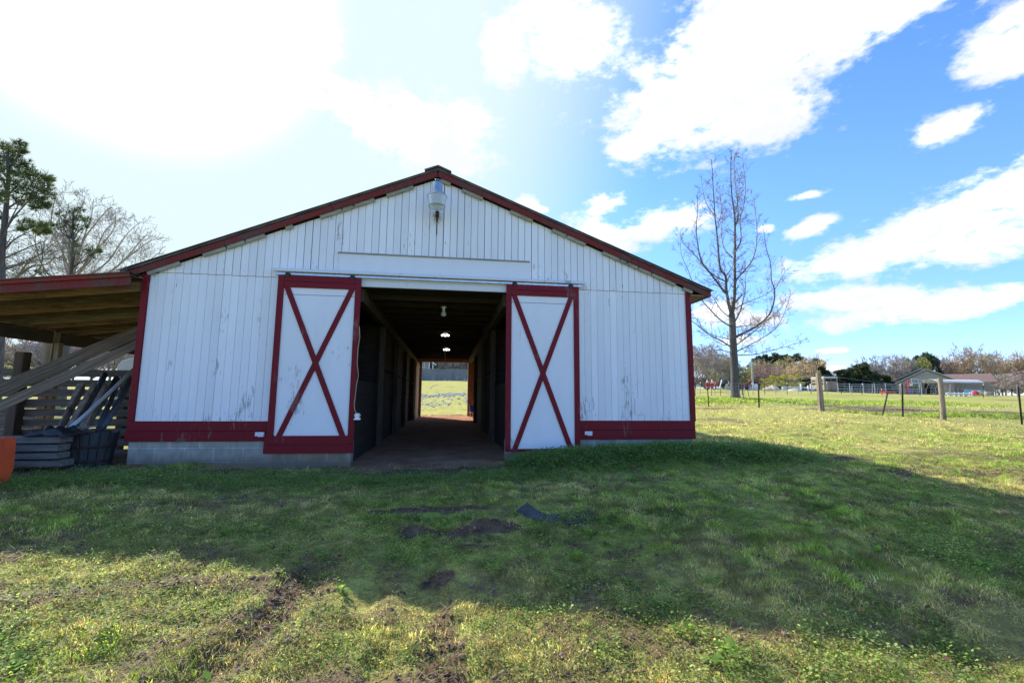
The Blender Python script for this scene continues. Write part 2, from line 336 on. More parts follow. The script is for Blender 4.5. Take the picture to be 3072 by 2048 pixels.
def fastmesh(name, V, nv, faces, cols, mat, loc=(0, 0, 0)):
    """V (n*nv,3); faces: list of index tuples inside one item"""
    n = len(V)//nv; base = (np.arange(n)*nv)[:, None]
    flat = np.concatenate([np.array(f) for f in faces]); tot = np.array([len(f) for f in faces])
    li = (base + flat[None, :]).ravel().astype(np.int32)
    lt = np.tile(tot, n).astype(np.int32); ls = np.concatenate([[0], np.cumsum(lt)[:-1]]).astype(np.int32)
    me = bpy.data.meshes.new(name); me.vertices.add(len(V)); me.vertices.foreach_set('co', V.astype(np.float32).ravel())
    me.loops.add(len(li)); me.loops.foreach_set('vertex_index', li)
    me.polygons.add(len(lt)); me.polygons.foreach_set('loop_start', ls); me.polygons.foreach_set('loop_total', lt)
    me.update(calc_edges=True)
    if cols is not None:
        a = me.color_attributes.new('Col', 'FLOAT_COLOR', 'POINT'); a.data.foreach_set('color', np.concatenate([cols, np.ones((len(cols), 1))], 1).astype(np.float32).ravel())
    me.materials.append(MT[mat] if isinstance(mat, str) else mat)
    o = bpy.data.objects.new(name, me); COL.objects.link(o); return o
# ------------------------------------------------------------------ ground sheet
def graded(lo, hi, step, far, grow=1.09):
    a = list(np.arange(lo, hi, step)); d = step
    while a[-1] < far: d *= grow; a.append(a[-1]+d)
    d = step
    while a[0] > -far: d *= grow; a.insert(0, a[0]-d)
    return np.array(a)
gx = graded(-7.5, 9, .06, 600); gy = graded(.8, 8.6, .05, 700, 1.07)
X, Y = np.meshgrid(gx, gy); Z = hgt(X, Y)
nx, ny = len(gx), len(gy)
gm = bpy.data.meshes.new('ground'); idx = np.arange(nx*ny).reshape(ny, nx)
fc = np.stack([idx[:-1, :-1], idx[:-1, 1:], idx[1:, 1:], idx[1:, :-1]], -1).reshape(-1, 4)
gm.vertices.add(nx*ny); gm.vertices.foreach_set('co', np.stack([X, Y, Z], -1).astype(np.float32).ravel())
gm.loops.add(fc.size); gm.loops.foreach_set('vertex_index', fc.ravel().astype(np.int32))
gm.polygons.add(len(fc)); gm.polygons.foreach_set('loop_start', (np.arange(len(fc))*4).astype(np.int32)); gm.polygons.foreach_set('loop_total', np.full(len(fc), 4, np.int32))
gm.update(calc_edges=True)
D_ = dirtf(X, Y).ravel(); G_ = greenf(X, Y).ravel(); I_ = ((X > -4.6) & (X < 4.25) & (Y > 7.1) & (Y < 21)).ravel()*1.0
a = gm.color_attributes.new('Col', 'FLOAT_COLOR', 'POINT'); a.data.foreach_set('color', np.stack([D_, G_, I_, np.ones_like(D_)], -1).astype(np.float32).ravel())
gm.polygons.foreach_set('use_smooth', [True]*len(fc))
def gmat():
    m, nt, b, o = newmat('lawn_soil'); at_ = nd(nt, 'ShaderNodeAttribute', attribute_name='Col'); s = nd(nt, 'ShaderNodeSeparateColor'); L(nt, at_.outputs[0], s.inputs[0])
    v = tc(nt); n1 = noise(nt, v, 9, 6, .7); n2 = noise(nt, v, 45, 5, .7); n3 = noise(nt, v, .35, 5); n4 = noise(nt, v, 2.2, 6, .7)
    soil = mixc(nt, ramp(nt, n1, .3, .7), (.10, .062, .04), (.22, .145, .095)); red = mixc(nt, ramp(nt, n4, .3, .7), (.34, .155, .085), (.50, .27, .16))
    soil = mixc(nt, s.outputs[2], soil, red)
    dry = mixc(nt, ramp(nt, n2, .3, .7), (.34, .32, .08), (.56, .54, .15)); grn = mixc(nt, ramp(nt, n2, .3, .7), (.25, .30, .05), (.42, .47, .09))
    g = mth(nt, 'ADD', mth(nt, 'MULTIPLY', s.outputs[1], .75), mth(nt, 'MULTIPLY', mth(nt, 'SUBTRACT', n1, .5), 1.3))
    g = mth(nt, 'ADD', g, mth(nt, 'MULTIPLY', mth(nt, 'SUBTRACT', n3, .45), .8))
    c = mixc(nt, ramp(nt, g, .05, .95), dry, grn); c = mixc(nt, ramp(nt, noise(nt, v, 6.5, 3, .6), .40, .60, .5, 0.), c, (.15, .105, .055))
    dd = mth(nt, 'ADD', s.outputs[0], mth(nt, 'MULTIPLY', mth(nt, 'SUBTRACT', n1, .5), .8))
    c = mixc(nt, ramp(nt, dd, .35, .75), c, soil)
    L(nt, c, b.inputs[0]); b.inputs['Roughness'].default_value = 1; b.inputs['Specular IOR Level'].default_value = .1
    bump(nt, b, mth(nt, 'ADD', n1, n2), .03, .9); return m
MT['ground'] = gmat(); gm.materials.append(MT['ground'])
go = bpy.data.objects.new('ground', gm); COL.objects.link(go); go['kind'] = 'structure'

# ------------------------------------------------------------------ grass and weeds (one object of ground cover each)
GREEN = np.array([(.25, .32, .06), (.32, .39, .08), (.18, .26, .05), (.42, .46, .11)])
DRY = np.array([(.52, .44, .21), (.42, .34, .17), (.62, .54, .30), (.34, .22, .13)])
def scatter(n, y0, y1, pw, xr, x0=None):
    u = nr.random(n); y = (y0**pw + u*(y1**pw-y0**pw))**(1/pw)
    x = (nr.random(n)*2-1)*(y*1.22+xr) + y*.14
    return x, y
def keep(x, y, dens=1.):
    ins = (x > -4.72) & (x < 4.32) & (y > 7.40) & (y < 20.9)
    shed = (x < -4.5) & (x > -9.2) & (y > 7.6) & (y < 10.6)
    p = (1-dirtf(x, y)*.93)*dens
    return (~ins) & (~(shed & (nr.random(len(x)) > .06))) & (nr.random(len(x)) < p)
def blades(x, y, hh, ww, g, name):
    n = len(x); z = hgt(x, y); th = nr.random(n)*6.283; ph = nr.random(n)*6.283
    ln = .25+nr.random(n)*1.1
    P = np.stack([x, y, z-.004], -1); S = np.stack([np.cos(th), np.sin(th), 0*th], -1)*(ww/2)[:, None]
    Ld = np.stack([np.cos(ph), np.sin(ph), 0*ph], -1)
    m = P + np.stack([0*x, 0*x, hh*.55], -1) + Ld*(hh*ln*.28)[:, None]
    t = P + np.stack([0*x, 0*x, hh*(1-.35*ln*.6)], -1) + Ld*(hh*ln*.95)[:, None]
    V = np.stack([P-S, P+S, m-S*.8, m+S*.8, t], 1).reshape(-1, 3)
    cn = fbm(x*7.5, y*7.5, 131, 2); tone = .66+1.15*sst(.25, .75, cn); gg = np.clip(sst(.30, .70, .62*g+.38*fbm(x*4.3+3, y*4.3, 141, 3)+.12*(cn-.5)), .04, .96)
    gi = nr.integers(0, 4, n); pick = (nr.random(n) < gg)[:, None]
    c = np.where(pick, GREEN[gi], DRY[gi])*(tone*(.75+.5*nr.random(n)))[:, None]
    return V, np.repeat(c, 5, 0)
def rep(x, y, k, rad):
    x = np.repeat(x, k); y = np.repeat(y, k); a = nr.random(len(x))*6.283; r = rad*np.sqrt(nr.random(len(x)))
    return x+np.cos(a)*r, y+np.sin(a)*r
Vs = []; Cs = []
def addgrass(n, y0, y1, pw, xr, h0, w0, gbias=0., hv=1., tall=0, xmin=-99):
    x, y = scatter(n, y0, y1, pw, xr); k = keep(x, y, .12+.88*sst(.34, .56, fbm(x*6.1, y*6.1, 151, 2))) & (x > xmin); x = x[k]; y = y[k]
    tf = fbm(x*1.4, y*1.4, 61, 3); g = np.clip(greenf(x, y)*.55+.035+gbias + (fbm(x*5, y*5, 71, 3)-.5)*.9, .03, .97)
    hh = h0*(.45+1.1*nr.random(len(x)))*(.45+1.25*sst(.35, .7, tf))*(.7+.5*g)
    ww = w0*(.6+.8*nr.random(len(x)))
    v, c = blades(x, y, hh, ww, g, ''); Vs.append(v); Cs.append(c)
addgrass(330000, 1.7, 4.6, 1.1, 1.2, .030, .0040)
addgrass(330000, 4.2, 7.6, 1.1, 1.2, .031, .0055)
addgrass(130000, 7.2, 14, 1.2, 1.5, .045, .011, -.08, xmin=3.5)
addgrass(12000, 7.2, 10, 1.2, 1.5, .05, .010)
addgrass(120000, 13, 34, 1.2, 1.5, .06, .022, -.08, xmin=5)
# lush strips: by the fence and round the tree
x = nr.random(26000)*30+9; y = 29.3+.02*(x-20)+nr.normal(0, 1.3, 26000); v, c = blades(x, y, .16*(.4+nr.random(len(x))), np.full(len(x), .035), np.full(len(x), .97), ''); Vs.append(v); Cs.append(c)
x = 18+nr.random(16000)*12; y = 19.2-.35*(x-20)*(x > 20)*.4+nr.normal(0, .35, 16000); v, c = blades(x, y, .16*(.3+nr.random(len(x))), np.full(len(x), .02), np.full(len(x), .85), ''); Vs.append(v); Cs.append(c)
fa = [(0, 1, 3, 2), (2, 3, 4)]
grass = fastmesh('grass', np.concatenate(Vs), 5, fa, np.concatenate(Cs), 'grass')
tag(grass, 'short patchy lawn grass, part green and part dry, over the yard and meadow', 'grass', kind='stuff')
# small-leaved weeds: clumps of rounded leaflets
def leaves(x, y, zoff, sz, col):
    n = len(x); z = hgt(x, y)+zoff
    a = nr.random(n)*6.283; t = (nr.random(n)-.35)*1.6
    A = np.stack([np.cos(a)*np.cos(t), np.sin(a)*np.cos(t), np.sin(t)], -1)*sz[:, None]
    b = np.stack([-np.sin(a), np.cos(a), .5*(nr.random(n)-.5)], -1)*(sz*.42)[:, None]
    P = np.stack([x, y, z], -1)
    return np.stack([P, P+A*.55+b, P+A, P+A*.55-b], 1).reshape(-1, 3), np.repeat(col, 4, 0)
Vs = []; Cs = []
WG = np.array([(.28, .37, .09), (.21, .30, .07), (.38, .45, .15), (.17, .25, .06), (.42, .42, .16)])
def addweeds(nc, k, y0, y1, pw, xr, rad, sz, hmax, thr=.5):
    cx, cy = scatter(nc, y0, y1, pw, xr); q = keep(cx, cy) & (fbm(cx*.9+7, cy*.9, 91, 3) > thr*(.8+.4*nr.random(nc))); cx = cx[q]; cy = cy[q]
    x, y = rep(cx, cy, k, rad); n = len(x); tone = np.repeat(nr.integers(0, 5, len(cx)), k); hm = np.repeat(.35+.65*nr.random(len(cx)), k)
    tn = np.repeat(.70+.95*nr.random(len(cx)), k); col = WG[tone]*(tn*(.7+.5*nr.random(n)))[:, None]; br = nr.random(n) < .07; col[br] = np.array([.20, .12, .07])
    v, c = leaves(x, y, nr.random(n)**1.3*hmax*hm, sz*(.6+.8*nr.random(n)), col); Vs.append(v); Cs.append(c)
addweeds(13000, 24, 1.7, 4.8, 1.1, 1.2, .05, .0125, .05, .40)
addweeds(11000, 18, 4.5, 7.5, 1.1, 1.2, .06, .015, .045, .44)
addweeds(1500, 40, 1.7, 3.6, 1.1, 1.2, .09, .017, .10, .53)
addweeds(5000, 12, 7.3, 16, 1.2, 1.5, .12, .028, .05, .52)
# scattered broad-leaved dock plants
n = 70; cx, cy = scatter(n, 2.2, 7, 1.2, 1.0); x, y = rep(cx, cy, 14, .05); v, c = leaves(x, y, .015+.03*nr.random(len(x)), .05*(.5+.9*nr.random(len(x))), np.array([.24, .36, .08])*(.7+.5*nr.random(len(x)))[:, None]); Vs.append(v); Cs.append(c)
# taller weed bank in front of the right foundation
n = 9000; cx = .9+nr.random(n)*5.0; cy = 6.74+nr.normal(0, .32, n); q = (nr.random(n) < mound(cx, cy)+.12) & (cy < 7.42); cx = cx[q]; cy = cy[q]
x, y = rep(cx, cy, 16, .05); m_ = len(x); hm = np.repeat(.3+.7*nr.random(len(cx)), 16)
v, c = leaves(x, y, nr.random(m_)*.17*hm, .022*(.6+.8*nr.random(m_)), np.array([.23, .33, .10])*(.6+.7*nr.random(m_))[:, None]); Vs.append(v); Cs.append(c)
# weeds along the left and middle barn front
n = 3500; cx = -9+nr.random(n)*10.5; cy = 6.35+nr.normal(0, .25, n)-.1*(cx > -1.4); x, y = rep(cx, cy, 12, .06); m_ = len(x)
v, c = leaves(x, y, nr.random(m_)*.09, .02*(.6+.8*nr.random(m_)), np.array([.24, .34, .10])*(.6+.7*nr.random(m_))[:, None]); Vs.append(v); Cs.append(c)
weeds = fastmesh('weeds', np.concatenate(Vs), 4, [(0, 1, 2, 3)], np.concatenate(Cs), 'grass')
tag(weeds, 'low leafy green weeds and chickweed growing through the lawn', 'weeds', kind='stuff')
# dry straw, clippings and fallen leaves lying flat
n = 80000; x, y = scatter(n, 1.7, 8, 1.1, 1.2); dd = dirtf(x, y)
q = (nr.random(n) < .2+.8*sst(.05, .5, dd)+.5*(fbm(x*1.3, y*1.3, 55, 3) > .55)) & ~((x > -4.6) & (x < 4.2) & (y > 7.9)) & ~((y > 7.38) & (y < 7.6) & ((x < -1.3) | (x > .9)))
x = x[q]; y = y[q]; n = len(x); z = hgt(x, y)+.006+nr.random(n)*.02; a = nr.random(n)*6.283; ln = .03+.07*nr.random(n)
A = np.stack([np.cos(a), np.sin(a), nr.normal(0, .22, n)], -1)*ln[:, None]; S = np.stack([-np.sin(a), np.cos(a), 0*a], -1)*.0022; P = np.stack([x, y, z], -1)
V1 = np.stack([P-S, P+S, P+A+S*.6, P+A-S*.6], 1).reshape(-1, 3)
c1 = np.repeat(np.array([(.34, .26, .14), (.25, .16, .09), (.42, .36, .22)])[nr.integers(0, 3, n)]*(.7+.5*nr.random(n))[:, None], 4, 0)
n = 380; x, y = scatter(n, 2.0, 7.2, 1.2, 1.0); zz = .03+.02*nr.random(n); col = np.array([(.22, .12, .08), (.30, .21, .15), (.14, .08, .055)])[nr.integers(0, 3, n)]
v2, c2 = leaves(x, y, zz, .035*(.5+.8*nr.random(n)), col)
lit = fastmesh('leaf_litter', np.concatenate([V1, v2]), 4, [(0, 1, 2, 3)], np.concatenate([c1, c2]), 'grass')
tag(lit, 'dry straw and fallen brown leaves scattered on the lawn', 'litter', kind='stuff')

# clods and crumbs of earth on the bare patches and along the ruts
n = 26000; x, y = scatter(n, 1.9, 6.9, 1.1, 1.0); q = (dirtf(x, y) > .35) & (nr.random(n) < .75); x = x[q]; y = y[q]; n = len(x); sz = .004+.022*nr.random(n)**4; z = hgt(x, y)
oc = np.array([(1, 0, 0), (0, 1, 0), (-1, 0, 0), (0, -1, 0), (0, 0, .8), (0, 0, -.6)]); V = np.stack([x, y, z+sz*.2], -1)[:, None, :]+oc[None]*sz[:, None, None]*(.6+.8*nr.random((n, 6, 1)))
cc_ = np.repeat(np.array([(.20, .13, .085), (.28, .19, .13), (.13, .085, .055)])[nr.integers(0, 3, n)], 6, 0)
MT['clod'] = leafy('earth_clods', trans=0.0, rough=.95)
clod = fastmesh('earth_clods', V.reshape(-1, 3), 6, [(0, 1, 4), (1, 2, 4), (2, 3, 4), (3, 0, 4), (1, 0, 5), (2, 1, 5), (3, 2, 5), (0, 3, 5)], cc_, 'clod'); tag(clod, 'crumbs and clods of brown earth on the bare patches of the lawn', 'earth', kind='stuff')

# ------------------------------------------------------------------ sun and sky
sp = ray(326*1.3061, -88*1.3061).normalized()
SEL = math.asin(sp.z); SAZ = math.atan2(sp.x, sp.y)
sl = bpy.data.lights.new('sun', 'SUN'); sl.energy = 3.7; sl.angle = R(.55); sl.color = (1, .965, .90)
so = bpy.data.objects.new('sun', sl); COL.objects.link(so); so.rotation_euler = (-sp).to_track_quat('-Z', 'Y').to_euler()
W = bpy.data.worlds.new('World'); SC.world = W; W.use_nodes = True; nt = W.node_tree; nt.nodes.clear()
wo = nd(nt, 'ShaderNodeOutputWorld'); bg = nd(nt, 'ShaderNodeBackground'); L(nt, bg.outputs[0], wo.inputs[0]); bg.inputs[1].default_value = .15
sky = nd(nt, 'ShaderNodeTexSky', sky_type='NISHITA'); sky.sun_disc = False; sky.sun_elevation = SEL; sky.sun_rotation = SAZ; sky.air_density = 1.0; sky.dust_density = .15; sky.ozone_density = 2.2
hs = nd(nt, 'ShaderNodeHueSaturation'); hs.inputs['Saturation'].default_value = 1.22; L(nt, sky.outputs[0], hs.inputs['Color'])
tcw = nd(nt, 'ShaderNodeTexCoord').outputs['Generated']
nz = nd(nt, 'ShaderNodeMapping'); nz.inputs['Scale'].default_value = (1, 1, 1.9); L(nt, tcw, nz.inputs[0])
nA = noise(nt, nz.outputs[0], 5.2, 9, .58); nB = noise(nt, nz.outputs[0], 17, 6, .6)
BL = [(1720, 95, 400, 150, 4), (1600, 215, 230, 140, 20), (1475, 318, 105, 48, 20), (1930, 60, 250, 85, 0), (1730, 260, 150, 80, 0), (1320, 85, 150, 95, 0), (1160, 110, 75, 75, 30), (1250, 35, 120, 60, 0), (2060, 30, 130, 50, 0),
      (960, 300, 180, 82, -8), (830, 255, 150, 62, -25), (690, 160, 120, 60, -45), (570, 50, 130, 70, -35), (1060, 285, 80, 50, 0), (740, 95, 60, 50, 0),
      (1385, 535, 90, 55, -15), (1390, 470, 70, 36, 10), (1530, 505, 110, 42, 0), (1480, 530, 90, 26, 0),
      (2300, 440, 180, 80, 18), (2150, 525, 220, 75, 16), (1980, 590, 200, 46, 4), (2290, 555, 200, 48, 0), (2180, 702, 250, 38, 3), (1960, 685, 160, 34, -6), (1640, 715, 70, 38, 0), (1700, 780, 60, 14, 0), (1730, 735, 60, 20, 0),
      (2182, 288, 82, 34, 8), (2300, 120, 95, 72, -25), (2330, 40, 70, 40, 0), (1860, 523, 60, 22, 14), (1850, 450, 40, 12, 0), (1905, 806, 46, 9, 0), (1900, 849, 50, 14, 0), (1210, 470, 40, 24, -30), (1070, 385, 26, 16, 0), (1760, 525, 26, 14, 0), (1240, 480, 22, 10, 0), (1320, 590, 60, 16, 0)]
acc = None
for (cx, cy, rx, ry, an) in BL:
    d0 = ray(cx*1.3061, cy*1.3061); ln = d0.length; d = d0.normalized()
    # axes of the cloud on the sky dome: horizontal, then towards the zenith
    e1 = Vector((d.y, -d.x, 0)).normalized(); e2 = e1.cross(d).normalized(); ca, sa = math.cos(R(an)), math.sin(R(an))
    ea = e1*ca+e2*sa; eb = e2*ca-e1*sa; M = Matrix((ea, eb, -d)).transposed()
    mp = nd(nt, 'ShaderNodeMapping', vector_type='TEXTURE'); mp.inputs['Location'].default_value = d; mp.inputs['Rotation'].default_value = M.to_euler()
    k = 1.3061/(F*ln); mp.inputs['Scale'].default_value = (rx*k, ry*k, .6); L(nt, tcw, mp.inputs[0])
    le = nd(nt, 'ShaderNodeVectorMath', operation='LENGTH'); L(nt, mp.outputs[0], le.inputs[0])
    acc = le.outputs['Value'] if acc is None else (lambda q: q)(mth(nt, 'SMOOTH_MIN', acc, le.outputs['Value']))
for n_ in nt.nodes:
    if n_.type == 'MATH' and n_.operation == 'SMOOTH_MIN': n_.inputs[2].default_value = .12
body = mth(nt, 'SUBTRACT', 1.0, acc)
body = mth(nt, 'MAXIMUM', body, -1.6)
nC = noise(nt, nz.outputs[0], 46, 5, .6)
f = mth(nt, 'ADD', body, mth(nt, 'MULTIPLY', mth(nt, 'SUBTRACT', nA, .5), 2.3)); f = mth(nt, 'ADD', f, mth(nt, 'MULTIPLY', mth(nt, 'SUBTRACT', nB, .5), 1.7)); f = mth(nt, 'ADD', f, mth(nt, 'MULTIPLY', mth(nt, 'SUBTRACT', nC, .5), 1.0))
cm = ramp(nt, f, -.12, .66)
# cloud body is a little greyer in its thick low parts
shade = ramp(nt, mth(nt, 'ADD', nA, mth(nt, 'MULTIPLY', nB, .5)), .62, .90)
ccol = mixc(nt, shade, (4.6, 4.65, 4.8), (2.9, 3.0, 3.4))
skyc = mixc(nt, 1., hs.outputs[0], (.93, .88, 1.05), 'MULTIPLY')
# pale haze round the sun, then the clouds in front of it, then the glare of the sun through them
dt = nd(nt, 'ShaderNodeVectorMath', operation='DOT_PRODUCT'); L(nt, tcw, dt.inputs[0]); dt.inputs[1].default_value = sp
veil = ramp(nt, dt.outputs['Value'], .60, .90); veil2 = ramp(nt, dt.outputs['Value'], .955, 1.0)
sz = nd(nt, 'ShaderNodeSeparateXYZ'); L(nt, tcw, sz.inputs[0]); skyc = mixc(nt, ramp(nt, sz.outputs[2], 0., .42), mixc(nt, 1., skyc, (.56, .70, .90), 'MULTIPLY'), skyc)
c1 = mixc(nt, veil, skyc, (2.5, 3.0, 3.2)); c2 = mixc(nt, cm, c1, ccol); c3 = mixc(nt, veil2, c2, (5.6, 5.7, 5.7))
L(nt, c3, bg.inputs[0])
SC.view_settings.view_transform = 'Standard'; SC.view_settings.look = 'None'; SC.view_settings.exposure = EXPO = 1.14; SC.view_settings.gamma = 1
# ------------------------------------------------------------------ the barn
Z = lambda r: r+CZ
WY = 7.5                                    # plane of the front wall
WX0, WX1 = -4.64, 4.235
RID = (-.26, 3.84); EL = (-4.90, 1.855); ER = (4.60, 1.93)
def roofz(x):
    if x < RID[0]: return RID[1]+(EL[1]-RID[1])*(RID[0]-x)/(RID[0]-EL[0])
    return RID[1]+(ER[1]-RID[1])*(x-RID[0])/(ER[0]-RID[0])
BACK = 20.8
barn = thing('barn', 'white barn with red trim, red X-braced sliding doors and an open lean-to on its left', 'barn', (-.2, 7.5, Z(-1.1)))
def B(mb, name, mat, **k): return mb.build(name, mat, barn, **k)
# siding boards, each a real board with a narrow gap
bw = .1163; m = MB(); SEAM = 1.885
x = WX0+.075
while x < WX1-.03:
    gp = rnd.choice((.0012, .0018, .0025, .004, .0015)); xa, xb = x+gp, min(x+bw, WX1-.03)-.0015; xm = (xa+xb)/2
    ta, tb = roofz(xa)-.13, roofz(xb)-.13; j = rnd.uniform(-.002, .002)
    op = xb > DOORX0-.02 and xa < DOORX1+.02
    if not op: m.box((xa, WY+j, Z(-.42)), (xb, WY+.02, Z(min(SEAM-.004, ta, tb))))
    z0 = 1.80 if op else SEAM
    off = rnd.uniform(-.006, .004)
    if min(ta, tb) > z0:
        xa2, xb2 = xa+rnd.uniform(0, .004), xb-rnd.uniform(0, .0035)
        for q in (0,):
            m.add([(xa2, WY-.012+j, Z(z0)), (xb2, WY-.012+j, Z(z0)), (xb2, WY-.012+j, Z(tb)), (xa2, WY-.012+j, Z(ta)), (xa2, WY+.019, Z(z0)), (xb2, WY+.019, Z(z0)), (xb2, WY+.019, Z(tb)), (xa2, WY+.019, Z(ta))],
                  [(0, 1, 2, 3), (4, 7, 6, 5), (0, 4, 5, 1), (1, 5, 6, 2), (2, 6, 7, 3), (3, 7, 4, 0)])
    x += bw
B(m, 'siding', 'siding', bevel=.0025)
m = MB()        # dark sheathing behind the boards
m.prism([(WX0+.02, Z(-.66)), (DOORX0, Z(-.66)), (DOORX0, Z(1.78)), (DOORX1-.04, Z(1.78)), (DOORX1-.04, Z(-.66)), (WX1-.02, Z(-.66)), (WX1-.02, Z(roofz(WX1)-.03)), (RID[0], Z(RID[1]-.03)), (WX0+.02, Z(roofz(WX0)-.03))], WY+.024, WY+.09)
B(m, 'sheathing', 'darkgap')
for a, b in ((WX0, DOORX0), (DOORX1-.03, WX1)):      # red base boards, two courses, butt joints
    zt = -.37 if a < 0 else -.355; zm = (zt-.665)/2; mid = a+(b-a)*.62
    m = MB(); m.box((a, WY-.034, Z(zm+.002)), (b, WY-.003, Z(zt))); m.box((a-.012, WY-.040, Z(-.665)), (mid-.002, WY-.005, Z(zm-.002))); m.box((mid+.002, WY-.038, Z(-.665)), (b+.012, WY-.005, Z(zm-.002)))
    B(m, 'base_board', 'red', bevel=.003)
for a, b in ((WX0-.01, WX0+.075), (WX1-.065, WX1+.03)):
    m = MB(); m.box((a, WY-.030, Z(-.368)), (b, WY+.0, Z(min(roofz(a), roofz(b))-.04))); 
    xx = a if a < 0 else b; sgn = 1 if a < 0 else -1
    m.box((min(xx, xx+sgn*.022), WY+.001, Z(-.66)), (max(xx, xx+sgn*.022), WY+.1, Z(min(roofz(a), roofz(b))-.05))); B(m, 'corner_board', 'red', bevel=.003)
# block foundation
m = MB()
for a, b, e in ((WX0+.03, DOORX0, 0), (DOORX1-.05, WX1-.03, 0)): m.box((a, WY-.005, Z(-1.5)), (b, WY+.195, Z(-.667)))
m.box((WX0+.03, WY+.196, Z(-1.5)), (WX0+.23, BACK, Z(-.667))); m.box((WX1-.23, WY+.196, Z(-1.5)), (WX1-.03, BACK, Z(-.667)))
B(m, 'foundation', 'cmu', bevel=.004)
# side and rear walls
for xx in (WX0, WX1-.05):
    m = MB(); y = WY+.1
    while y < BACK-.02: m.box((xx, y, Z(-.66)), (xx+.05, min(y+.195, BACK), Z(roofz(xx+.02)-.06))); y += .2
    B(m, 'wall', 'siding')
m = MB(); DB0, DB1 = -1.18, .87
m.prism([(WX0, Z(-.9)), (DB0-.12, Z(-.9)), (DB0-.12, Z(1.64)), (DB1+.12, Z(1.64)), (DB1+.12, Z(-.9)), (WX1, Z(-.9)), (WX1, Z(roofz(WX1)-.05)), (RID[0], Z(RID[1]-.05)), (WX0, Z(roofz(WX0)-.05))], BACK-.03, BACK+.02)
B(m, 'wall', 'siding')
for xx in (DB0-.12, DB1-.0): 
    m = MB(); m.box((xx, BACK-.13, Z(-.95)), (xx+.12, BACK+.05, Z(1.62))); B(m, 'door_post', 'orangewood')
m = MB(); m.box((DOORX0-.4, BACK-.12, Z(1.60)), (DOORX1+.4, BACK-.035, Z(1.80))); B(m, 'door_header', 'orangewood')
# roof: two corrugated sheets, fascia, purlins, ridge cap
def slope_sheet(x0, z0, x1, z1, y0, y1, th, n=2, lift=0):
    m = MB(); k = int((y1-y0)/.065); vs = []
    for i in range(k+1):
        y = y0+(y1-y0)*i/k; w = .008*math.sin(i*math.pi/1)+(.009 if i % 2 else -.009)
        for (x, z) in ((x0, z0), (x1, z1)): vs += [(x, y, z+w+lift), (x, y, z+w-th+lift)]
    fs = []
    for i in range(k):
        a = i*4; b = a+4; fs += [(a, a+2, b+2, b), (a+1, b+1, b+3, a+3), (a, b, b+1, a+1), (a+2, a+3, b+3, b+2)]
    fs += [(0, 1, 3, 2), (k*4, k*4+2, k*4+3, k*4+1)]
    return m.add(vs, fs)
YF = 7.40
for e, s in ((EL, -1), (ER, 1)):
    slope_sheet(RID[0], Z(RID[1]+.028), e[0]+s*.06, Z(e[1]+.018), YF-.03, BACK+.3, .014).build('roof_sheet', 'metalroof', barn)
    d = Vector((e[0]-RID[0], 0, e[1]-RID[1])).normalized(); nrm = Vector((-d.z, 0, d.x))*(1 if d.x > 0 else -1)
    L_ = (Vector((e[0], 0, e[1]))-Vector((RID[0], 0, RID[1]))).length
    m = MB(); m.beam(Vector((RID[0], YF, Z(RID[1]-.005)))-d*.0, Vector((e[0], YF, Z(e[1]-.005))), .035, .024, (0, 0, 1)); B(m, 'roof_edge', 'roofgreen')
    # red rake board in three lengths
    q = [0, .36, .7, 1.0]
    m = MB()
    for i in range(3):
        a = Vector((RID[0], YF+.004+.004*i, Z(RID[1]-.075)))+d*(L_*q[i]+.004); b = Vector((RID[0], YF+.004+.004*i, Z(RID[1]-.075)))+d*(L_*q[i+1]-.002)
        m.beam(a, b, .022, .088)
    B(m, 'rake_board', 'redweath')
    t = .05
    while t < L_-.5:
        w = rnd.uniform(.12, .5)
        if rnd.random() < .72: m = MB(); m.beam(Vector((RID[0], YF+.045, Z(RID[1]-.145)))+d*t, Vector((RID[0], YF+.045, Z(RID[1]-.145)))+d*(t+w-.02), .03, .06); B(m, 'frieze_board', 'soffit')
        t += w
    t = .15
    while t < L_:                              # purlins running through the gable
        p = Vector((RID[0], 0, Z(RID[1]-.07)))+d*t
        m = MB(); m.beam((p.x, WY+.1, p.z), (p.x, BACK+.2, p.z), .085, .05, nrm); B(m, 'purlin', 'rawdarky'); t += .62
m = MB(); m.prism([(RID[0]-.22, Z(RID[1]-.055)), (RID[0]-.225, Z(RID[1]-.03)), (RID[0]-.06, Z(RID[1]+.038)), (RID[0], Z(RID[1]+.062)), (RID[0]+.06, Z(RID[1]+.038)), (RID[0]+.225, Z(RID[1]-.03)), (RID[0]+.22, Z(RID[1]-.055)), (RID[0], Z(RID[1]+.036))], YF-.045, BACK+.3); B(m, 'ridge_cap', 'metalroof')
for e, s in ((EL, -1), (ER, 1)):
    m = MB(); m.box((e[0]-.02, YF, Z(e[1]-.10)), (e[0]+.012, BACK+.2, Z(e[1]-.01))); B(m, 'eave_board', 'redweath')
    t0 = 7.5
    m = MB(); w0 = (WX0 if s < 0 else WX1)
    m.box((min(w0+s*.002, e[0]-s*.03), YF+.02, Z(e[1]-.09)), (max(w0+s*.002, e[0]-s*.03), BACK, Z(e[1]-.07))); B(m, 'soffit', 'rafter')
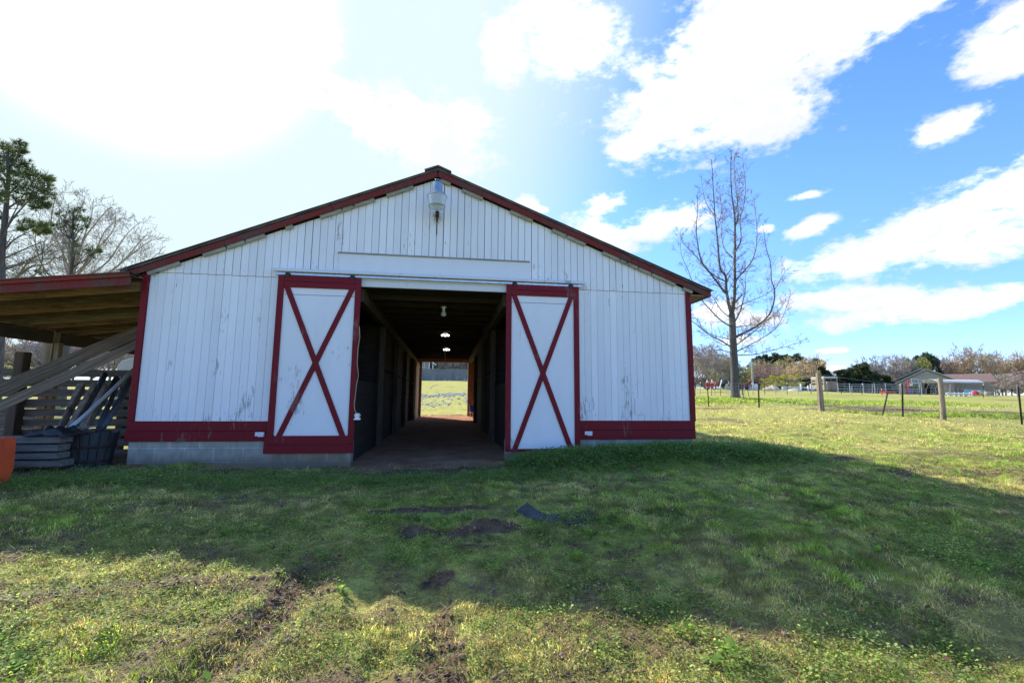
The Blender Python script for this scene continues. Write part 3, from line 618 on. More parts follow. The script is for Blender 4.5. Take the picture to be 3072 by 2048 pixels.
# header boards over the doors, track cover, blank sign panel and its drip cap
def zl(zl_, zr, x, x0, x1): return zl_+(zr-zl_)*(x-x0)/(x1-x0)
m = MB(); m.box((DOORX0-.02, WY-.055, Z(1.775)), (DOORX1+.0, WY-.014, Z(1.872))); m.box((DOORX0-.02, WY-.05, Z(1.875)), (DOORX1, WY-.014, Z(1.965))); B(m, 'header_board', 'trimwhite', bevel=.003)
m = MB(); m.box((-2.77, WY-.13, Z(1.985)), (2.29, WY-.015, Z(2.003))); m.box((-2.77, WY-.135, Z(1.955)), (2.29, WY-.12, Z(1.99))); B(m, 'track_cover', 'trimwhite', bevel=.002)
m = MB(); m.box((-2.72, WY-.115, Z(1.905)), (2.25, WY-.055, Z(1.935))); B(m, 'door_track', 'steel')
m = MB(); m.box((-1.80, WY-.036, Z(2.006)), (1.33, WY-.016, Z(2.315))); B(m, 'sign_panel', 'panel', bevel=.002)
m = MB(); m.box((-1.82, WY-.06, Z(2.317)), (1.33, WY-.014, Z(2.335))); B(m, 'drip_cap', 'soffit')
# sliding doors
def sliding(x0, x1, z0, z1, big, bt):
    y = WY-.10; q = y/WY; x0, x1, z0, z1 = x0*q, x1*q, z0*q, z1*q
    seam = z1-.30 if big else z1-.305
    m = MB(); m.box((x0+.01, y, Z(z0+.01)), (x1-.01, y+.03, Z(seam-.004))); m.box((x0+.01, y+.001, Z(seam+.004)), (x1-.01, y+.03, Z(z1-.01)))
    dr = B(m, 'sliding_door', 'panel')
    w = .092; yf = y-.024
    m = MB(); m.box((x0, yf, Z(z0)), (x0+w, y-.001, Z(z1))); m.box((x1-w, yf, Z(z0)), (x1, y-.001, Z(z1)))
    m.box((x0+w+.001, yf+.002, Z(z1-.095)), (x1-w-.001, y-.001, Z(z1-.002))); m.box((x0+w+.001, yf+.004, Z(z1-.19)), (x1-w-.001, y-.001, Z(z1-.099)))
    if not big: m.box((x0+w+.001, yf+.002, Z(z0)), (x1-w-.001, y-.001, Z(z0+.04)))
    m.build('door_frame', 'red', dr, bevel=.003)
    if big:
        m = MB(); m.box((x0-.028, yf-.022, Z(z0)), (x1+.0, yf-.001, Z(z0+.128))); m.box((x0-.026, yf-.024, Z(z0+.131)), (x1-.002, yf-.001, Z(z0+.262))); m.build('bottom_board', 'red', dr, bevel=.003)
    zb = z0+(.263 if big else .042); zt = z1-.192; ins = .05 if big else .045
    for k, (xa, xb) in enumerate(((x0+w+ins, x1-w-ins*1.6), (x1-w-ins, x0+w+ins*1.6))):
        m = MB(); yy = yf+.003+.0035*k
        dx = xb-xa; ln = math.hypot(dx, zt-zb); hw = .040*ln/(zt-zb)
        m.prism([(xa-hw, Z(zt)), (xa+hw, Z(zt)), (xb+hw, Z(zb)), (xb-hw, Z(zb))], yy, y-.0012); m.build('cross_brace', 'red', dr, bevel=.002)
    for xr in (x0+.14, x1-.14):
        m = MB(); m.box((xr-.022, yf-.012, Z(z1-.03)), (xr+.022, yf-.002, Z(z1+.02))); m.tube([(xr-.03, yf+.0, Z(z1+.022)), (xr+.03, yf, Z(z1+.022))], .022, 10); m.box((xr-.045, yf-.01, Z(z1+.004)), (xr+.045, yf+.03, Z(z1+.012))); m.build('roller_hanger', 'darksteel', dr)
    return dr
sliding(-2.712, -1.437, -.853, 1.92, True, .26)
sliding(.935, 2.200, -.852, 1.93, False, .04)
# white guide blocks at the base
for xx, zz in ((-2.80, -.56), (2.33, -.56)):
    m = MB(); m.box((xx-.065, WY-.062, Z(zz-.03)), (xx+.065, WY-.042, Z(zz+.03))); m.box((xx-.02, WY-.07, Z(zz-.04)), (xx+.06, WY-.0625, Z(zz+.02))); B(m, 'door_guide', 'trimwhite', bevel=.004)
# patch board low on the right siding
m = MB(); m.box((3.17, WY-.018, Z(-.255)), (3.34, WY-.0055, Z(.02))); B(m, 'patch_board', 'siding', bevel=.002)

# inside: ceiling, beams, posts, stall walls
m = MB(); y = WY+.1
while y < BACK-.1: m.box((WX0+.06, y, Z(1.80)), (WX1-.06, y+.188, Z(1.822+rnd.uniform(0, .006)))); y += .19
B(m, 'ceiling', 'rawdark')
for y in np.arange(8.1, 20.5, .61): m = MB(); m.box((DOORX0+.06, y, Z(1.715)), (DOORX1-.12, y+.04, Z(1.798))); B(m, 'ceiling_joist', 'rawdark')
for x0 in (DOORX0-.06, DOORX1-.10): m = MB(); m.box((x0, WY+.1, Z(1.56)), (x0+.12, BACK-.14, Z(1.795))); B(m, 'ceiling_beam', 'rawdarky')
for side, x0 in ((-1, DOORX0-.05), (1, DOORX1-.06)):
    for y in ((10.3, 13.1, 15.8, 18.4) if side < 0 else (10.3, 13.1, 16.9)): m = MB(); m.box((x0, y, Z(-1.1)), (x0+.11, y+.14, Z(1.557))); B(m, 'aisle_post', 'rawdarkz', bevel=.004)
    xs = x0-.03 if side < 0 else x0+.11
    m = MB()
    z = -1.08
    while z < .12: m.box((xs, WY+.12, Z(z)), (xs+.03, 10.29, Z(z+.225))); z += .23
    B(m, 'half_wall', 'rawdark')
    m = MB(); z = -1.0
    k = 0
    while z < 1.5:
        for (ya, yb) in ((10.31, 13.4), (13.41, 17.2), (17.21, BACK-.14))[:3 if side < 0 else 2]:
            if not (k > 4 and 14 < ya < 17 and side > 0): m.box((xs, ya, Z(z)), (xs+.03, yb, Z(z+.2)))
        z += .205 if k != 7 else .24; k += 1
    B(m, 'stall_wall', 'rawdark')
    m = MB()
    for yy in (10.45, 15.0): 
        z = -1.05
        a, b = (WX0+.06, xs) if side < 0 else (xs+.03, WX1-.06)
        m = MB()
        while z < 1.5: m.box((a, yy, Z(z)), (b, yy+.03, Z(z+.2))); z += .205
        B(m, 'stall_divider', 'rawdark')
# leaves of the rear doorway folded inward
m = MB(); m.box((DB0-.145, 18.6, Z(-.92)), (DB0-.105, 20.55, Z(1.5))); m.box((DB0-.104, 18.6, Z(1.3)), (DB0-.085, 20.55, Z(1.42))); m.box((DB0-.104, 18.6, Z(-.9)), (DB0-.085, 20.55, Z(-.72))); B(m, 'rear_door', 'palewood')
m = MB(); m.box((DB1+.135, 20.50, Z(-.9)), (DB1+.30, 20.62, Z(1.58))); m.box((DB1+.305, 20.48, Z(-.85)), (DB1+.9, 20.53, Z(1.5))); B(m, 'rear_door', 'orangewood')

# lean-to on the left
LP = lambda x: 2.334+.1135*x
LX0, LX1, LY0, LY1 = -8.35, WX0-.0, 7.2, 17.0
slope_sheet(LX0, Z(LP(LX0)), LX1-.02, Z(LP(LX1)), LY0-.04, LY1, .014).build('lean_to_roof', 'metalroof', barn)
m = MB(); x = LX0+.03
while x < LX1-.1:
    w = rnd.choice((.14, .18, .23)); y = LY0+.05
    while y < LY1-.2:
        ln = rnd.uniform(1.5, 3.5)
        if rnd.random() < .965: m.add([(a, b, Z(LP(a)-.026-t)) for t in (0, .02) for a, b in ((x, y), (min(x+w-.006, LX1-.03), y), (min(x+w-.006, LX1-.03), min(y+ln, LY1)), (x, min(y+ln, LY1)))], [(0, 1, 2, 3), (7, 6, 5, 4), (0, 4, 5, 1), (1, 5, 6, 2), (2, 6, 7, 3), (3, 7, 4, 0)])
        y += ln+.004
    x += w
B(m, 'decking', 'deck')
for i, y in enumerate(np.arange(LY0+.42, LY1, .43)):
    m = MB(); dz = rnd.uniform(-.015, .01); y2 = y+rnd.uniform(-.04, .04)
    m.beam((LX0+.06, y, Z(LP(LX0+.06)-.125)), (LX1-.01, y2, Z(LP(LX1)-.125+dz)), .042, .155, (0, 0, 1)); B(m, 'rafter', ('rafter', 'raftershade', 'rafter', 'raftershade', 'raftergrey')[i % 5])  # alternating tones put lit edges and dark gaps into the colour
m = MB(); m.beam((LX0, LY0-.0, Z(LP(LX0)-.045)), (LX1-.02, LY0, Z(LP(LX1-.02)-.045)), .022, .062); B(m, 'fascia_board', 'redsun')
m = MB(); m.beam((LX0, LY0+.04, Z(LP(LX0)-.135)), (LX1-.02, LY0+.04, Z(LP(LX1-.02)-.135)), .03, .12); B(m, 'fascia_board', 'redweath')
m = MB(); m.box((-7.90, LY0+.3, Z(1.02)), (-7.80, 12.2, Z(1.26))); m.box((-7.895, 12.21, Z(1.03)), (-7.805, LY1-.1, Z(1.26))); m.box((-7.79, LY0+.32, Z(1.05)), (-7.755, 9.7, Z(1.25))); B(m, 'lean_to_beam', 'rawdarky')
for y in (10.15, 13.3, 16.4):
    m = MB(); m.box((-7.94, y, Z(-1.3)), (-7.795, y+.16, Z(1.30))); m.box((-7.79, y+.02, Z(-1.3)), (-7.70, y+.13, Z(1.04))); B(m, 'lean_to_post', 'post', bevel=.006)
m = MB(); m.box((LX1-.05, LY0+.3, Z(LP(LX1)-.24)), (LX1-.005, LY1, Z(LP(LX1)-.03))); B(m, 'ledger', 'rawdarky')

# ------------------------------------------------------------------ lamps and small things on the barn
def q_(x, y): return (1000+x*.5869, 480+y*.5869)
yl = thing('yard_light', 'galvanised yard light with ribbed glass bucket hanging under the gable peak', 'outdoor lamp', (-.25, 7.1, Z(3.2)))
c0 = Vector((-.245, 7.0, 0)); 
m = MB(); m.lathe([(.001, Z(3.675)), (.05, Z(3.67)), (.055, Z(3.66)), (.055, Z(3.60))], c0, 20); m.build('photocell', 'pipeblue', yl, smooth=False)
m = MB(); m.lathe([(.058, Z(3.605)), (.085, Z(3.595)), (.095, Z(3.57)), (.098, Z(3.44)), (.104, Z(3.425)), (.10, Z(3.41))], c0, 28); m.tube([(c0.x, 7.08, Z(3.5)), (c0.x, 7.3, Z(3.56)), (c0.x, 7.49, Z(3.56))], .022, 8); m.build('ballast_housing', 'steel', yl, smooth=True)
m = MB(); m.lathe([(.098, Z(3.425)), (.125, Z(3.40)), (.165, Z(3.36)), (.196, Z(3.325)), (.198, Z(3.312)), (.19, Z(3.312)), (.16, Z(3.35)), (.1, Z(3.40))], c0, 32); m.build('reflector', 'steel', yl, smooth=True)
m = MB(); m.lathe([(.188, Z(3.312)), (.183, Z(3.26)), (.172, Z(3.20)), (.158, Z(3.13)), (.15, Z(3.115)), (.12, Z(3.09)), (.06, Z(3.073)), (.001, Z(3.068))], c0, 40); m.build('glass_bucket', 'lens', yl, smooth=True)
m = MB(); m.lathe([(.160, Z(3.135)), (.165, Z(3.125)), (.160, Z(3.112)), (.153, Z(3.125)), (.160, Z(3.135))], c0, 40); m.build('rim', 'steel', yl, smooth=True)
zb_l = at(1316, 591, 7.12).z; T_ = Matrix.Translation
for c in kids(yl): c.data.transform(T_(Vector((-.252, 7.12, zb_l))-yl.location) @ Matrix.Scale(.83, 4) @ T_(yl.location-Vector((c0.x, c0.y, Z(3.318)))))
# old insulator bracket with a bit of nest below the lamp
nb = thing('wall_bracket', 'small rusty bracket holding nest scraps on the gable below the yard light', 'bracket', (-.25, 7.46, Z(3.0)))
m = MB(); m.box((-.285, 7.43, Z(3.02)), (-.225, 7.486, Z(3.12))); m.tube([(-.255, 7.45, Z(3.03)), (-.255, 7.40, Z(2.98)), (-.255, 7.44, Z(2.93))], .014, 6); m.box((-.262, 7.478, Z(2.72)), (-.25, 7.487, Z(2.95))); m.build('bracket', 'rust', nb)
m = MB()
for i in range(46):
    a = rnd.uniform(0, 6.28); r = rnd.uniform(.03, .10); cx, cz = -.255, 3.0
    p = Vector((cx+rnd.uniform(-.05, .05), 7.45+rnd.uniform(-.03, .02), Z(cz)+rnd.uniform(-.05, .06))); m.tube([p, p+Vector((math.cos(a)*r, rnd.uniform(-.03, .02), math.sin(a)*r))], .0022, 3)
m.build('nest_twigs', 'cord', nb)
def ceil_lamp(x, y, lit, label):
    t = thing('ceiling_lamp', label, 'ceiling lamp', (x, y, Z(1.7)), 'lamps along the aisle ceiling')
    m = MB(); m.lathe([(.001, Z(1.714)), (.055, Z(1.714)), (.058, Z(1.70)), (.03, Z(1.68)), (.025, Z(1.64))], (x, y, 0), 16); m.build('socket', 'white', t, smooth=True)
    if lit:
        for k in range(3):
            a = R(90+(k-1)*62); 
            dx = (k-1)*.085; m = MB(); m.beam((x+dx*.45, y-.01, Z(1.650)), (x+dx*1.15, y-.05, Z(1.605+.018*abs(k-1))), .042, .014, (0, -1, .2)); m.build('led_panel', 'led', t)
    else:
        m = MB(); m.lathe([(.026, Z(1.64)), (.03, Z(1.62)), (.05, Z(1.585)), (.055, Z(1.555)), (.04, Z(1.535)), (.001, Z(1.53))], (x, y, 0), 16); m.build('bulb', 'lens', t, smooth=True)
ceil_lamp(-.12, 8.55, 0, 'unlit glass ceiling lamp nearest the big open doorway')
ceil_lamp(-.11, 12.0, 1, 'glowing three-panel ceiling lamp halfway along the aisle, the larger of two lit ones')
ceil_lamp(-.09, 15.6, 1, 'glowing three-panel ceiling lamp farther in, above the hanging pull cord')
m = MB(); m.tube([(-.16, 15.9, Z(1.7)), (-.14, 15.9, Z(1.5)), (-.11, 15.9, Z(1.35)), (-.09, 15.9, Z(1.22))], .008, 5); m.tube([(-.09, 15.9, Z(1.22)), (-.09, 15.9, Z(1.16))], .02, 6)
solo(m.build('pull_cord', 'cord', loc=(-.1, 15.9, Z(1.3))), 'thin pull cord dangling from the aisle ceiling near the far lamp', 'cord')
ec = thing('extension_cord', 'tan extension cord hanging down the right edge of the left red door', 'extension cord', (-1.38, 7.36, Z(-.35)))
pts = [q_(*p) for p in ((133, 850), (135, 905), (126, 965), (122, 1040), (128, 1100), (118, 1150), (112, 1210), (106, 1250), (109, 1275), (116, 1290), (118, 1305))]
m = MB(); m.tube([at(u, v, 7.34) for u, v in pts], .0055, 5); m.build('cable', 'cord', ec)
m = MB(); b = at(*q_(120, 1310), 7.34)
for i in range(9): m.box((b.x-.035+rnd.uniform(-.012, .02), b.y-.02, b.z-.05+i*.011), (b.x+.03+rnd.uniform(-.01, .03), b.y+.03, b.z-.043+i*.011+.004))
m.build('plug_block', 'white', ec)
bk = thing('bucket', 'blue bucket on a small white stand just inside the far right doorway', 'bucket', (1.04, 19.3, Z(-.57)))
m = MB(); m.lathe([(.001, Z(-.57)), (.12, Z(-.57)), (.15, Z(-.30)), (.158, Z(-.30)), (.158, Z(-.285)), (.14, Z(-.285)), (.11, Z(-.55))], (1.04, 19.3, 0), 20); m.build('pail', 'blue', bk, smooth=False)
st = thing('stand', 'white three-legged stand holding the blue bucket at the far end of the aisle', 'stand', (1.04, 19.3, Z(-.85)))
m = MB(); m.lathe([(.001, Z(-.575)), (.15, Z(-.575)), (.15, Z(-.595)), (.001, Z(-.595))], (1.04, 19.3, 0), 16); m.build('top', 'white', st)
for k in range(3): a = k*2.094+.5; m = MB(); m.tube([(1.04+.1*math.cos(a), 19.3+.1*math.sin(a), Z(-.595)), (1.04+.15*math.cos(a), 19.3+.15*math.sin(a), Z(-.86))], .014, 6); m.build('leg', 'white', st)
# ------------------------------------------------------------------ left yard: fence, planks and clutter
def c2(x, y, Y): return at(x*.4209, 780+y*.4209, Y)
def fence_boards(x0, x1, y, ztop, n, pitch, hb, root, mat='fenceb', th=.03):
    for i in range(n):
        m = MB(); zt = ztop-i*pitch+rnd.uniform(-.008, .008); t = rnd.uniform(-.012, .012)
        m.add([(x0, y+rnd.uniform(0, .003), Z(zt)), (x1, y, Z(zt+t)), (x1, y, Z(zt+t-hb)), (x0, y, Z(zt-hb)), (x0, y+th, Z(zt)), (x1, y+th, Z(zt+t)), (x1, y+th, Z(zt+t-hb)), (x0, y+th, Z(zt-hb))],
              [(0, 3, 2, 1), (4, 5, 6, 7), (0, 1, 5, 4), (1, 2, 6, 5), (2, 3, 7, 6), (3, 0, 4, 7)]); m.build('board', mat, root)
bf = thing('board_fence', 'dark weathered board fence closing the back of the open lean-to', 'fence', (-6.4, 9.9, Z(-1.1)))
fence_boards(-8.35, LX1-.02, 9.85, .49, 9, .188, .135, bf)
m = MB(); m.box((-8.04, 9.66, Z(-1.3)), (-7.88, 9.84, Z(.80))); m.build('post', 'rawdarkz', bf, bevel=.012)
m = MB(); m.box((-6.35, 9.885, Z(-1.3)), (-6.22, 10.0, Z(.40))); m.build('post', 'rawdarkz', bf, bevel=.008)
bf2 = thing('board_fence', 'dark board fence running off at the far left beyond the lean-to post', 'fence', (-12, 11.6, Z(-1.1)))
fence_boards(-16.5, -8.9, 11.6, .36, 6, .25, .15, bf2)
for xx in (-16.4, -12.7, -9.0): m = MB(); m.box((xx, 11.635, Z(-1.3)), (xx+.14, 11.77, Z(.5))); m.build('post', 'rawdarkz', bf2, bevel=.008)
G3 = 'long planks leaning under the lean-to'
def plank(name, a, b, w, th, mat, tilt=0):
    p = Vector((a[0], a[1], Z(a[2]))); q = Vector((b[0], b[1], Z(b[2]))); ln = (q-p).length
    o = MB().box((-ln/2, -th/2, -w/2), (ln/2, th/2, w/2)).build(name, mat, bevel=.004)
    o.location = (p+q)/2; d = (q-p).normalized(); sd = d.cross(Vector((0, 0, 1))).normalized(); u = sd.cross(d)
    sd, u = sd*math.cos(tilt)+u*math.sin(tilt), u*math.cos(tilt)-sd*math.sin(tilt)
    o.rotation_euler = Matrix((d, -sd, u)).transposed().to_euler(); return o
for i, (a, b, w, ti, lab) in enumerate((((-5.42, 8.95, 1.27), (-8.0, 6.9, -1.0), .095, .15, 'long tan plank leaning under the lean-to, topmost of the three'),
                                    ((-5.12, 8.62, 1.16), (-7.5, 6.55, -1.02), .095, .3, 'long tan plank leaning under the lean-to, middle one of the three'),
                                    ((-4.88, 8.30, .99), (-6.95, 6.2, -1.08), .13, -.15, 'greyer broad plank leaning under the lean-to, lowest of the three'))):
    solo(plank('leaning_plank', a, b, w, .05, 'plank', ti), lab, 'plank', G3)
m = MB(); p, q = c2(590, 890, 8.5), c2(430, 1200, 7.75)
for k, (o1, w) in enumerate(((0, .16), (.17, .15), (.31, .12))):
    m.beam(p+Vector((o1, .02*k, -.01*k)), q+Vector((o1*.85, 0, -.03*k)), .07, w, (.3, -.8, .3), jit=.03)
m2 = MB()
for v in m.v: pass
o = m.build('rotting_slab', 'rot', loc=tuple((p+q)/2), bevel=.01); solo(o, 'thick rotting wooden slab with broken end leaning among the pipes', 'wood slab')
m = MB(); p, q = c2(955, 775, 8.9), c2(478, 1215, 7.5); m.tube([p, p.lerp(q, .35)+Vector((0, 0, -.015)), p.lerp(q, .7)+Vector((0, 0, -.02)), q], .028, 10)
solo(m.build('pipe', 'pvc', loc=tuple(q), smooth=True), 'pale plastic pipe leaning right of the rotting slab', 'pipe', 'pipes leaning on the board fence')
for (a, b, r, mt, lab) in (((745, 815, 9.5), (560, 1180, 7.9), .05, 'pipeblue', 'thick dark pipe leaning just behind the rotting slab'), ((830, 840, 9.6), (585, 1225, 7.8), .045, 'pipeblue', 'dark blue-grey pipe leaning between the slab and the pale pipe'),
                           ((850, 850, 9.7), (700, 1185, 8.2), .038, 'pipeblue', 'thinner dark pipe leaning behind the pale pipe'), ((935, 845, 9.7), (735, 1190, 8.1), .045, 'pipeblue', 'dark pipe leaning nearest the red barn corner')):
    p, q = c2(*a), c2(*b); m = MB(); m.tube([p, p.lerp(q, .5)+Vector((.01, 0, -.02)), q], r, 10); solo(m.build('pipe', mt, loc=tuple(q), smooth=True), lab, 'pipe', 'pipes leaning on the board fence')
# stack of timbers
TL = ('topmost', 'second from the top', 'third from the top', 'lowest')
for i, (ya, yb, xr) in enumerate(((1257, 1306, 432), (1316, 1366, 404), (1376, 1424, 391), (1430, 1482, 414))):
    a = c2(-60, yb, 7.0); b = c2(xr, ya, 7.0); m = MB(); dz = .002*i
    m.box((a.x, 6.99+.02*i, a.z), (b.x, 7.22+.02*i, b.z)); solo(m.build('timber', 'greywood', loc=((a.x+b.x)/2, 7.1, a.z), bevel=.006), 'grey weathered timber in the stack by the orange bucket, %s' % TL[i], 'timber', 'stacked grey timbers')
# crumpled black plastic on the stack, dark stave tub with a broken lid
def crumple(x0, x1, y0, y1, z, h, seed, nx_=22, ny_=12):
    m = MB(); vs = []; fs = []
    for j in range(ny_+1):
        for i in range(nx_+1):
            u, v = i/nx_, j/ny_; n = float(fbm(np.array([u*5+seed]), np.array([v*4+seed]), seed, 3)[0]); e = min(1, 5*min(u, 1-u, v, 1-v))
            vs.append((x0+(x1-x0)*u+(n-.5)*.05, y0+(y1-y0)*v+(n-.5)*.06, z+h*e*(.25+.9*n)))
    for j in range(ny_):
        for i in range(nx_): a = j*(nx_+1)+i; fs.append((a, a+1, a+nx_+2, a+nx_+1))
    return m.add(vs, fs)
a = c2(185, 1258, 7.0); b = c2(480, 1258, 7.0)
o = crumple(a.x, b.x, 6.95, 7.3, a.z+.01, .16, 5).build('plastic_sheet', 'black', loc=(a.x, 7.1, a.z), smooth=True); so_ = o.modifiers.new('th', 'SOLIDIFY'); so_.thickness = .012
solo(o, 'crumpled black plastic sheet lying on the stacked grey timbers', 'plastic sheet')
tb = thing('tub', 'tall dark stave tub standing between the timbers and the barn corner', 'tub', (-5.02, 7.55, Z(-1.05)))
cx, cy = c2(632, 1300, 7.55).x, 7.6; zt = c2(600, 1225, 7.5).z; m = MB()
for k in range(18):
    a0, a1 = 2*math.pi*k/18+.02, 2*math.pi*(k+1)/18-.02; vs = []
    for (r, z) in ((.235, Z(-1.12)), (.315, zt-.01+.02*math.sin(k*1.7))):
        for rr in (r, r-.02): 
            for a_ in (a0, a1): vs.append((cx+rr*math.cos(a_), cy+rr*math.sin(a_), z))
    m.add(vs, [(0, 1, 5, 4), (3, 2, 6, 7), (4, 5, 7, 6), (0, 4, 6, 2), (1, 3, 7, 5)])
m.build('staves', 'tub', tb)
for zz in (.28, .62): m = MB(); rr = .235+.08*zz+.003; z0 = Z(-1.12)+zz*(zt-Z(-1.12)); m.lathe([(rr, z0), (rr+.006, z0+.01), (rr+.010, z0+.03), (rr+.003, z0+.04)], (cx, cy, 0), 30); m.build('hoop', 'rust', tb)
m = MB(); 
for k, (p, q) in enumerate((((490, 1222), (560, 1190)), ((540, 1200), (700, 1180)), ((600, 1214), (740, 1196)))): m.beam(c2(*p, 7.35+.13*k)+Vector((0, 0, .0)), c2(*q, 7.45+.13*k), .15, .022, (0, 0, 1), jit=.008)
solo(m.build('broken_lid', 'greywood', loc=(cx, cy, zt)), 'broken pale boards lying across the top of the dark tub', 'boards')
# tractor loader bucket at the left edge
lb = thing('loader_bucket', 'orange tractor loader bucket with red and white decal on the ground at the far left', 'loader bucket', (-5.9, 6.35, Z(-1.0)))
pr = c2(100, 1260, 6.35); pb = c2(112, 1560, 6.3); xr = pr.x; zt = pr.z; zb = Z(-1.06)
xr = c2(118, 1260, 6.40).x
prof = [(6.38, zt-.01), (6.25, zt+.01), (6.05, zt-.03), (5.92, zt-.30), (5.90, zb+.02), (6.1, zb), (6.36, zb+.04), (6.40, zb+.2)]
for xx in (xr, xr-1.62):
    m = MB(); n = len(prof); m.add([(xx+.02*(i in (3, 4)), y, z) for y, z in prof]+[(xx-.022, y, z) for y, z in prof], [tuple(range(n)), tuple(range(2*n-1, n-1, -1))]+[(i, i+n, (i+1) % n+n, (i+1) % n) for i in range(n)]); m.build('side_plate', 'orange', lb, bevel=.004)
m = MB(); shell = [(6.05, zt-.03), (5.94, zt-.42), (5.92, zb+.03), (6.25, zb+.01)]; shell2 = [(y+.02, z) for y, z in shell]
for i in range(3): (y0, z0), (y1, z1) = shell[i], shell[i+1]; m.add([(xr-.023, y0, z0), (xr-1.597, y0, z0), (xr-1.597, y1, z1), (xr-.023, y1, z1), (xr-.023, y0+.02, z0), (xr-1.597, y0+.02, z0), (xr-1.597, y1+.02, z1), (xr-.023, y1+.02, z1)], [(0, 1, 2, 3), (7, 6, 5, 4), (0, 4, 5, 1), (2, 6, 7, 3)])
m.build('shell', 'orange', lb)
m = MB(); m.beam((xr-.023, 6.06, zt-.012), (xr-1.597, 6.06, zt-.012), .07, .035); m.build('top_rail', 'orange', lb, bevel=.004)
xd_ = xr+.004; z0 = zt-.10
m = MB(); m.add([(xd_, 6.22, z0), (xd_, 6.00, z0), (xd_, 6.00, z0-.30), (xd_, 6.13, z0-.30)], [(0, 1, 2, 3)]); dc = m.build('decal', 'decalred', lb)
m = MB(); m.add([(xd_+.002, 6.185, z0-.03), (xd_+.002, 6.02, z0-.03), (xd_+.002, 6.02, z0-.10), (xd_+.002, 6.165, z0-.10)], [(0, 1, 2, 3)]); m.build('decal_letters', 'decalwhite', dc)
m = MB(); m.add([(xd_+.004, 6.17, z0-.045), (xd_+.004, 6.13, z0-.045), (xd_+.004, 6.12, z0-.085), (xd_+.004, 6.16, z0-.085)], [(0, 1, 2, 3)]); m.build('decal_letters', 'decalnavy', dc)
m = MB(); m.add([(xd_+.002, 6.15, z0-.17), (xd_+.002, 6.02, z0-.17), (xd_+.002, 6.02, z0-.26), (xd_+.002, 6.12, z0-.26)], [(0, 1, 2, 3)]); m.build('decal_letters', 'decalwhite', dc)
# ribbed cream trailer behind the fence
tl = thing('covered_trailer', 'cream trailer with rounded ribbed roof parked behind the board fence', 'trailer', (-8.3, 15, Z(-1)))
a = at(330, 1087, 14.2); zt = a.z+.12; xa = a.x+.30; xb = xa+3.6
arc = [(xa+.0, zt-.5), (xa+.02, zt-.22), (xa+.12, zt-.08), (xa+.32, zt), (xb-.32, zt+.16), (xb-.12, zt+.08), (xb, zt-.1), (xb, zt-.5)]
m = MB(); m.prism(arc+[(xb, Z(-.6)), (xa, Z(-.6))], 14.0, 16.4); m.build('body', 'cream', tl, bevel=.02)
for k in range(7): m = MB(); y = 14.2+k*.34; m.tube([(x, y, z+.004) for x, z in arc], .022, 6); m.build('roof_rib', 'eave', tl)
for xx in (xa+.7, xb-.9): m = MB(); m.tube([(xx, 13.9, Z(-.72)), (xx, 14.1, Z(-.72))], .33, 18); m.build('wheel', 'tyre', tl)

# ------------------------------------------------------------------ trees
def grow(mt, mc, p, d, Ln, r, dep, up_, kids_, ang, wig, tri=False, minr=.008, sides=6):
    """one limb with its side limbs; dep 0 is a twig"""
    n = 5 if dep > 1 else 3; pts = [p]; dd = d.copy()
    for i in range(n):
        dd = (dd+Vector((rnd.gauss(0, wig), rnd.gauss(0, wig), rnd.gauss(0, wig)+up_))).normalized(); pts.append(pts[-1]+dd*(Ln/n))
    rs = [max(minr*.5, r*(1-.75*i/n)) for i in range(n+1)]
    (mt if mt is not None and dep >= 3 else mc).tube(pts, rs, 3 if dep <= 1 else (4 if dep == 2 else sides), cap=False)
    if dep == 0: return
    k = kids_[dep-1]
    for j in range(k):
        t = rnd.uniform(.25 if dep > 1 else .1, 1.0); f = t*n; i = min(int(f), n-1); q = pts[i].lerp(pts[i+1], f-i); ax = (pts[i+1]-pts[i]).normalized()
        o = Vector((rnd.gauss(0, 1), rnd.gauss(0, 1), rnd.gauss(0, 1))); o = (o-ax*o.dot(ax)).normalized(); a = R(rnd.uniform(ang*.6, ang*1.3))
        grow(mt, mc, q, (ax*math.cos(a)+o*math.sin(a)), Ln*rnd.uniform(.35, .62)*(1.15-.4*t), max(minr, rs[i]*.6), dep-1, up_, kids_, ang, wig, tri, minr, sides)
def limb_twigs(mc, path, r0, r1, den, L0, dep, up_=.10, ang=50, minr=.009):
    n = len(path)-1
    for i in range(n):
        seg = (path[i+1]-path[i]); k = max(1, int(seg.length*den))
        for _ in range(k):
            t = rnd.random(); q = path[i].lerp(path[i+1], t); ax = seg.normalized(); o = Vector((rnd.gauss(0, 1), rnd.gauss(0, 1), rnd.gauss(0, .6))); o = (o-ax*o.dot(ax)).normalized(); a = R(rnd.uniform(30, 80)); fr = (i+t)/n
            grow(None, mc, q, ax*math.cos(a)+o*math.sin(a), L0*rnd.uniform(.5, 1.1)*(1-.45*fr), max(minr, (r0+(r1-r0)*fr)*.35), dep, up_, (3, 4, 3), ang, .12, minr=minr)
def smooth_path(P, n=3):
    out = []
    for i in range(len(P)-1):
        p0, p1, p2, p3 = P[max(i-1, 0)], P[i], P[i+1], P[min(i+2, len(P)-1)]
        for k in range(n):
            t = k/n; out.append(.5*((2*p1)+(p2-p0)*t+(2*p0-5*p1+4*p2-p3)*t*t+(3*p1-p0-3*p2+p3)*t*t*t))
    out.append(P[-1]); return out
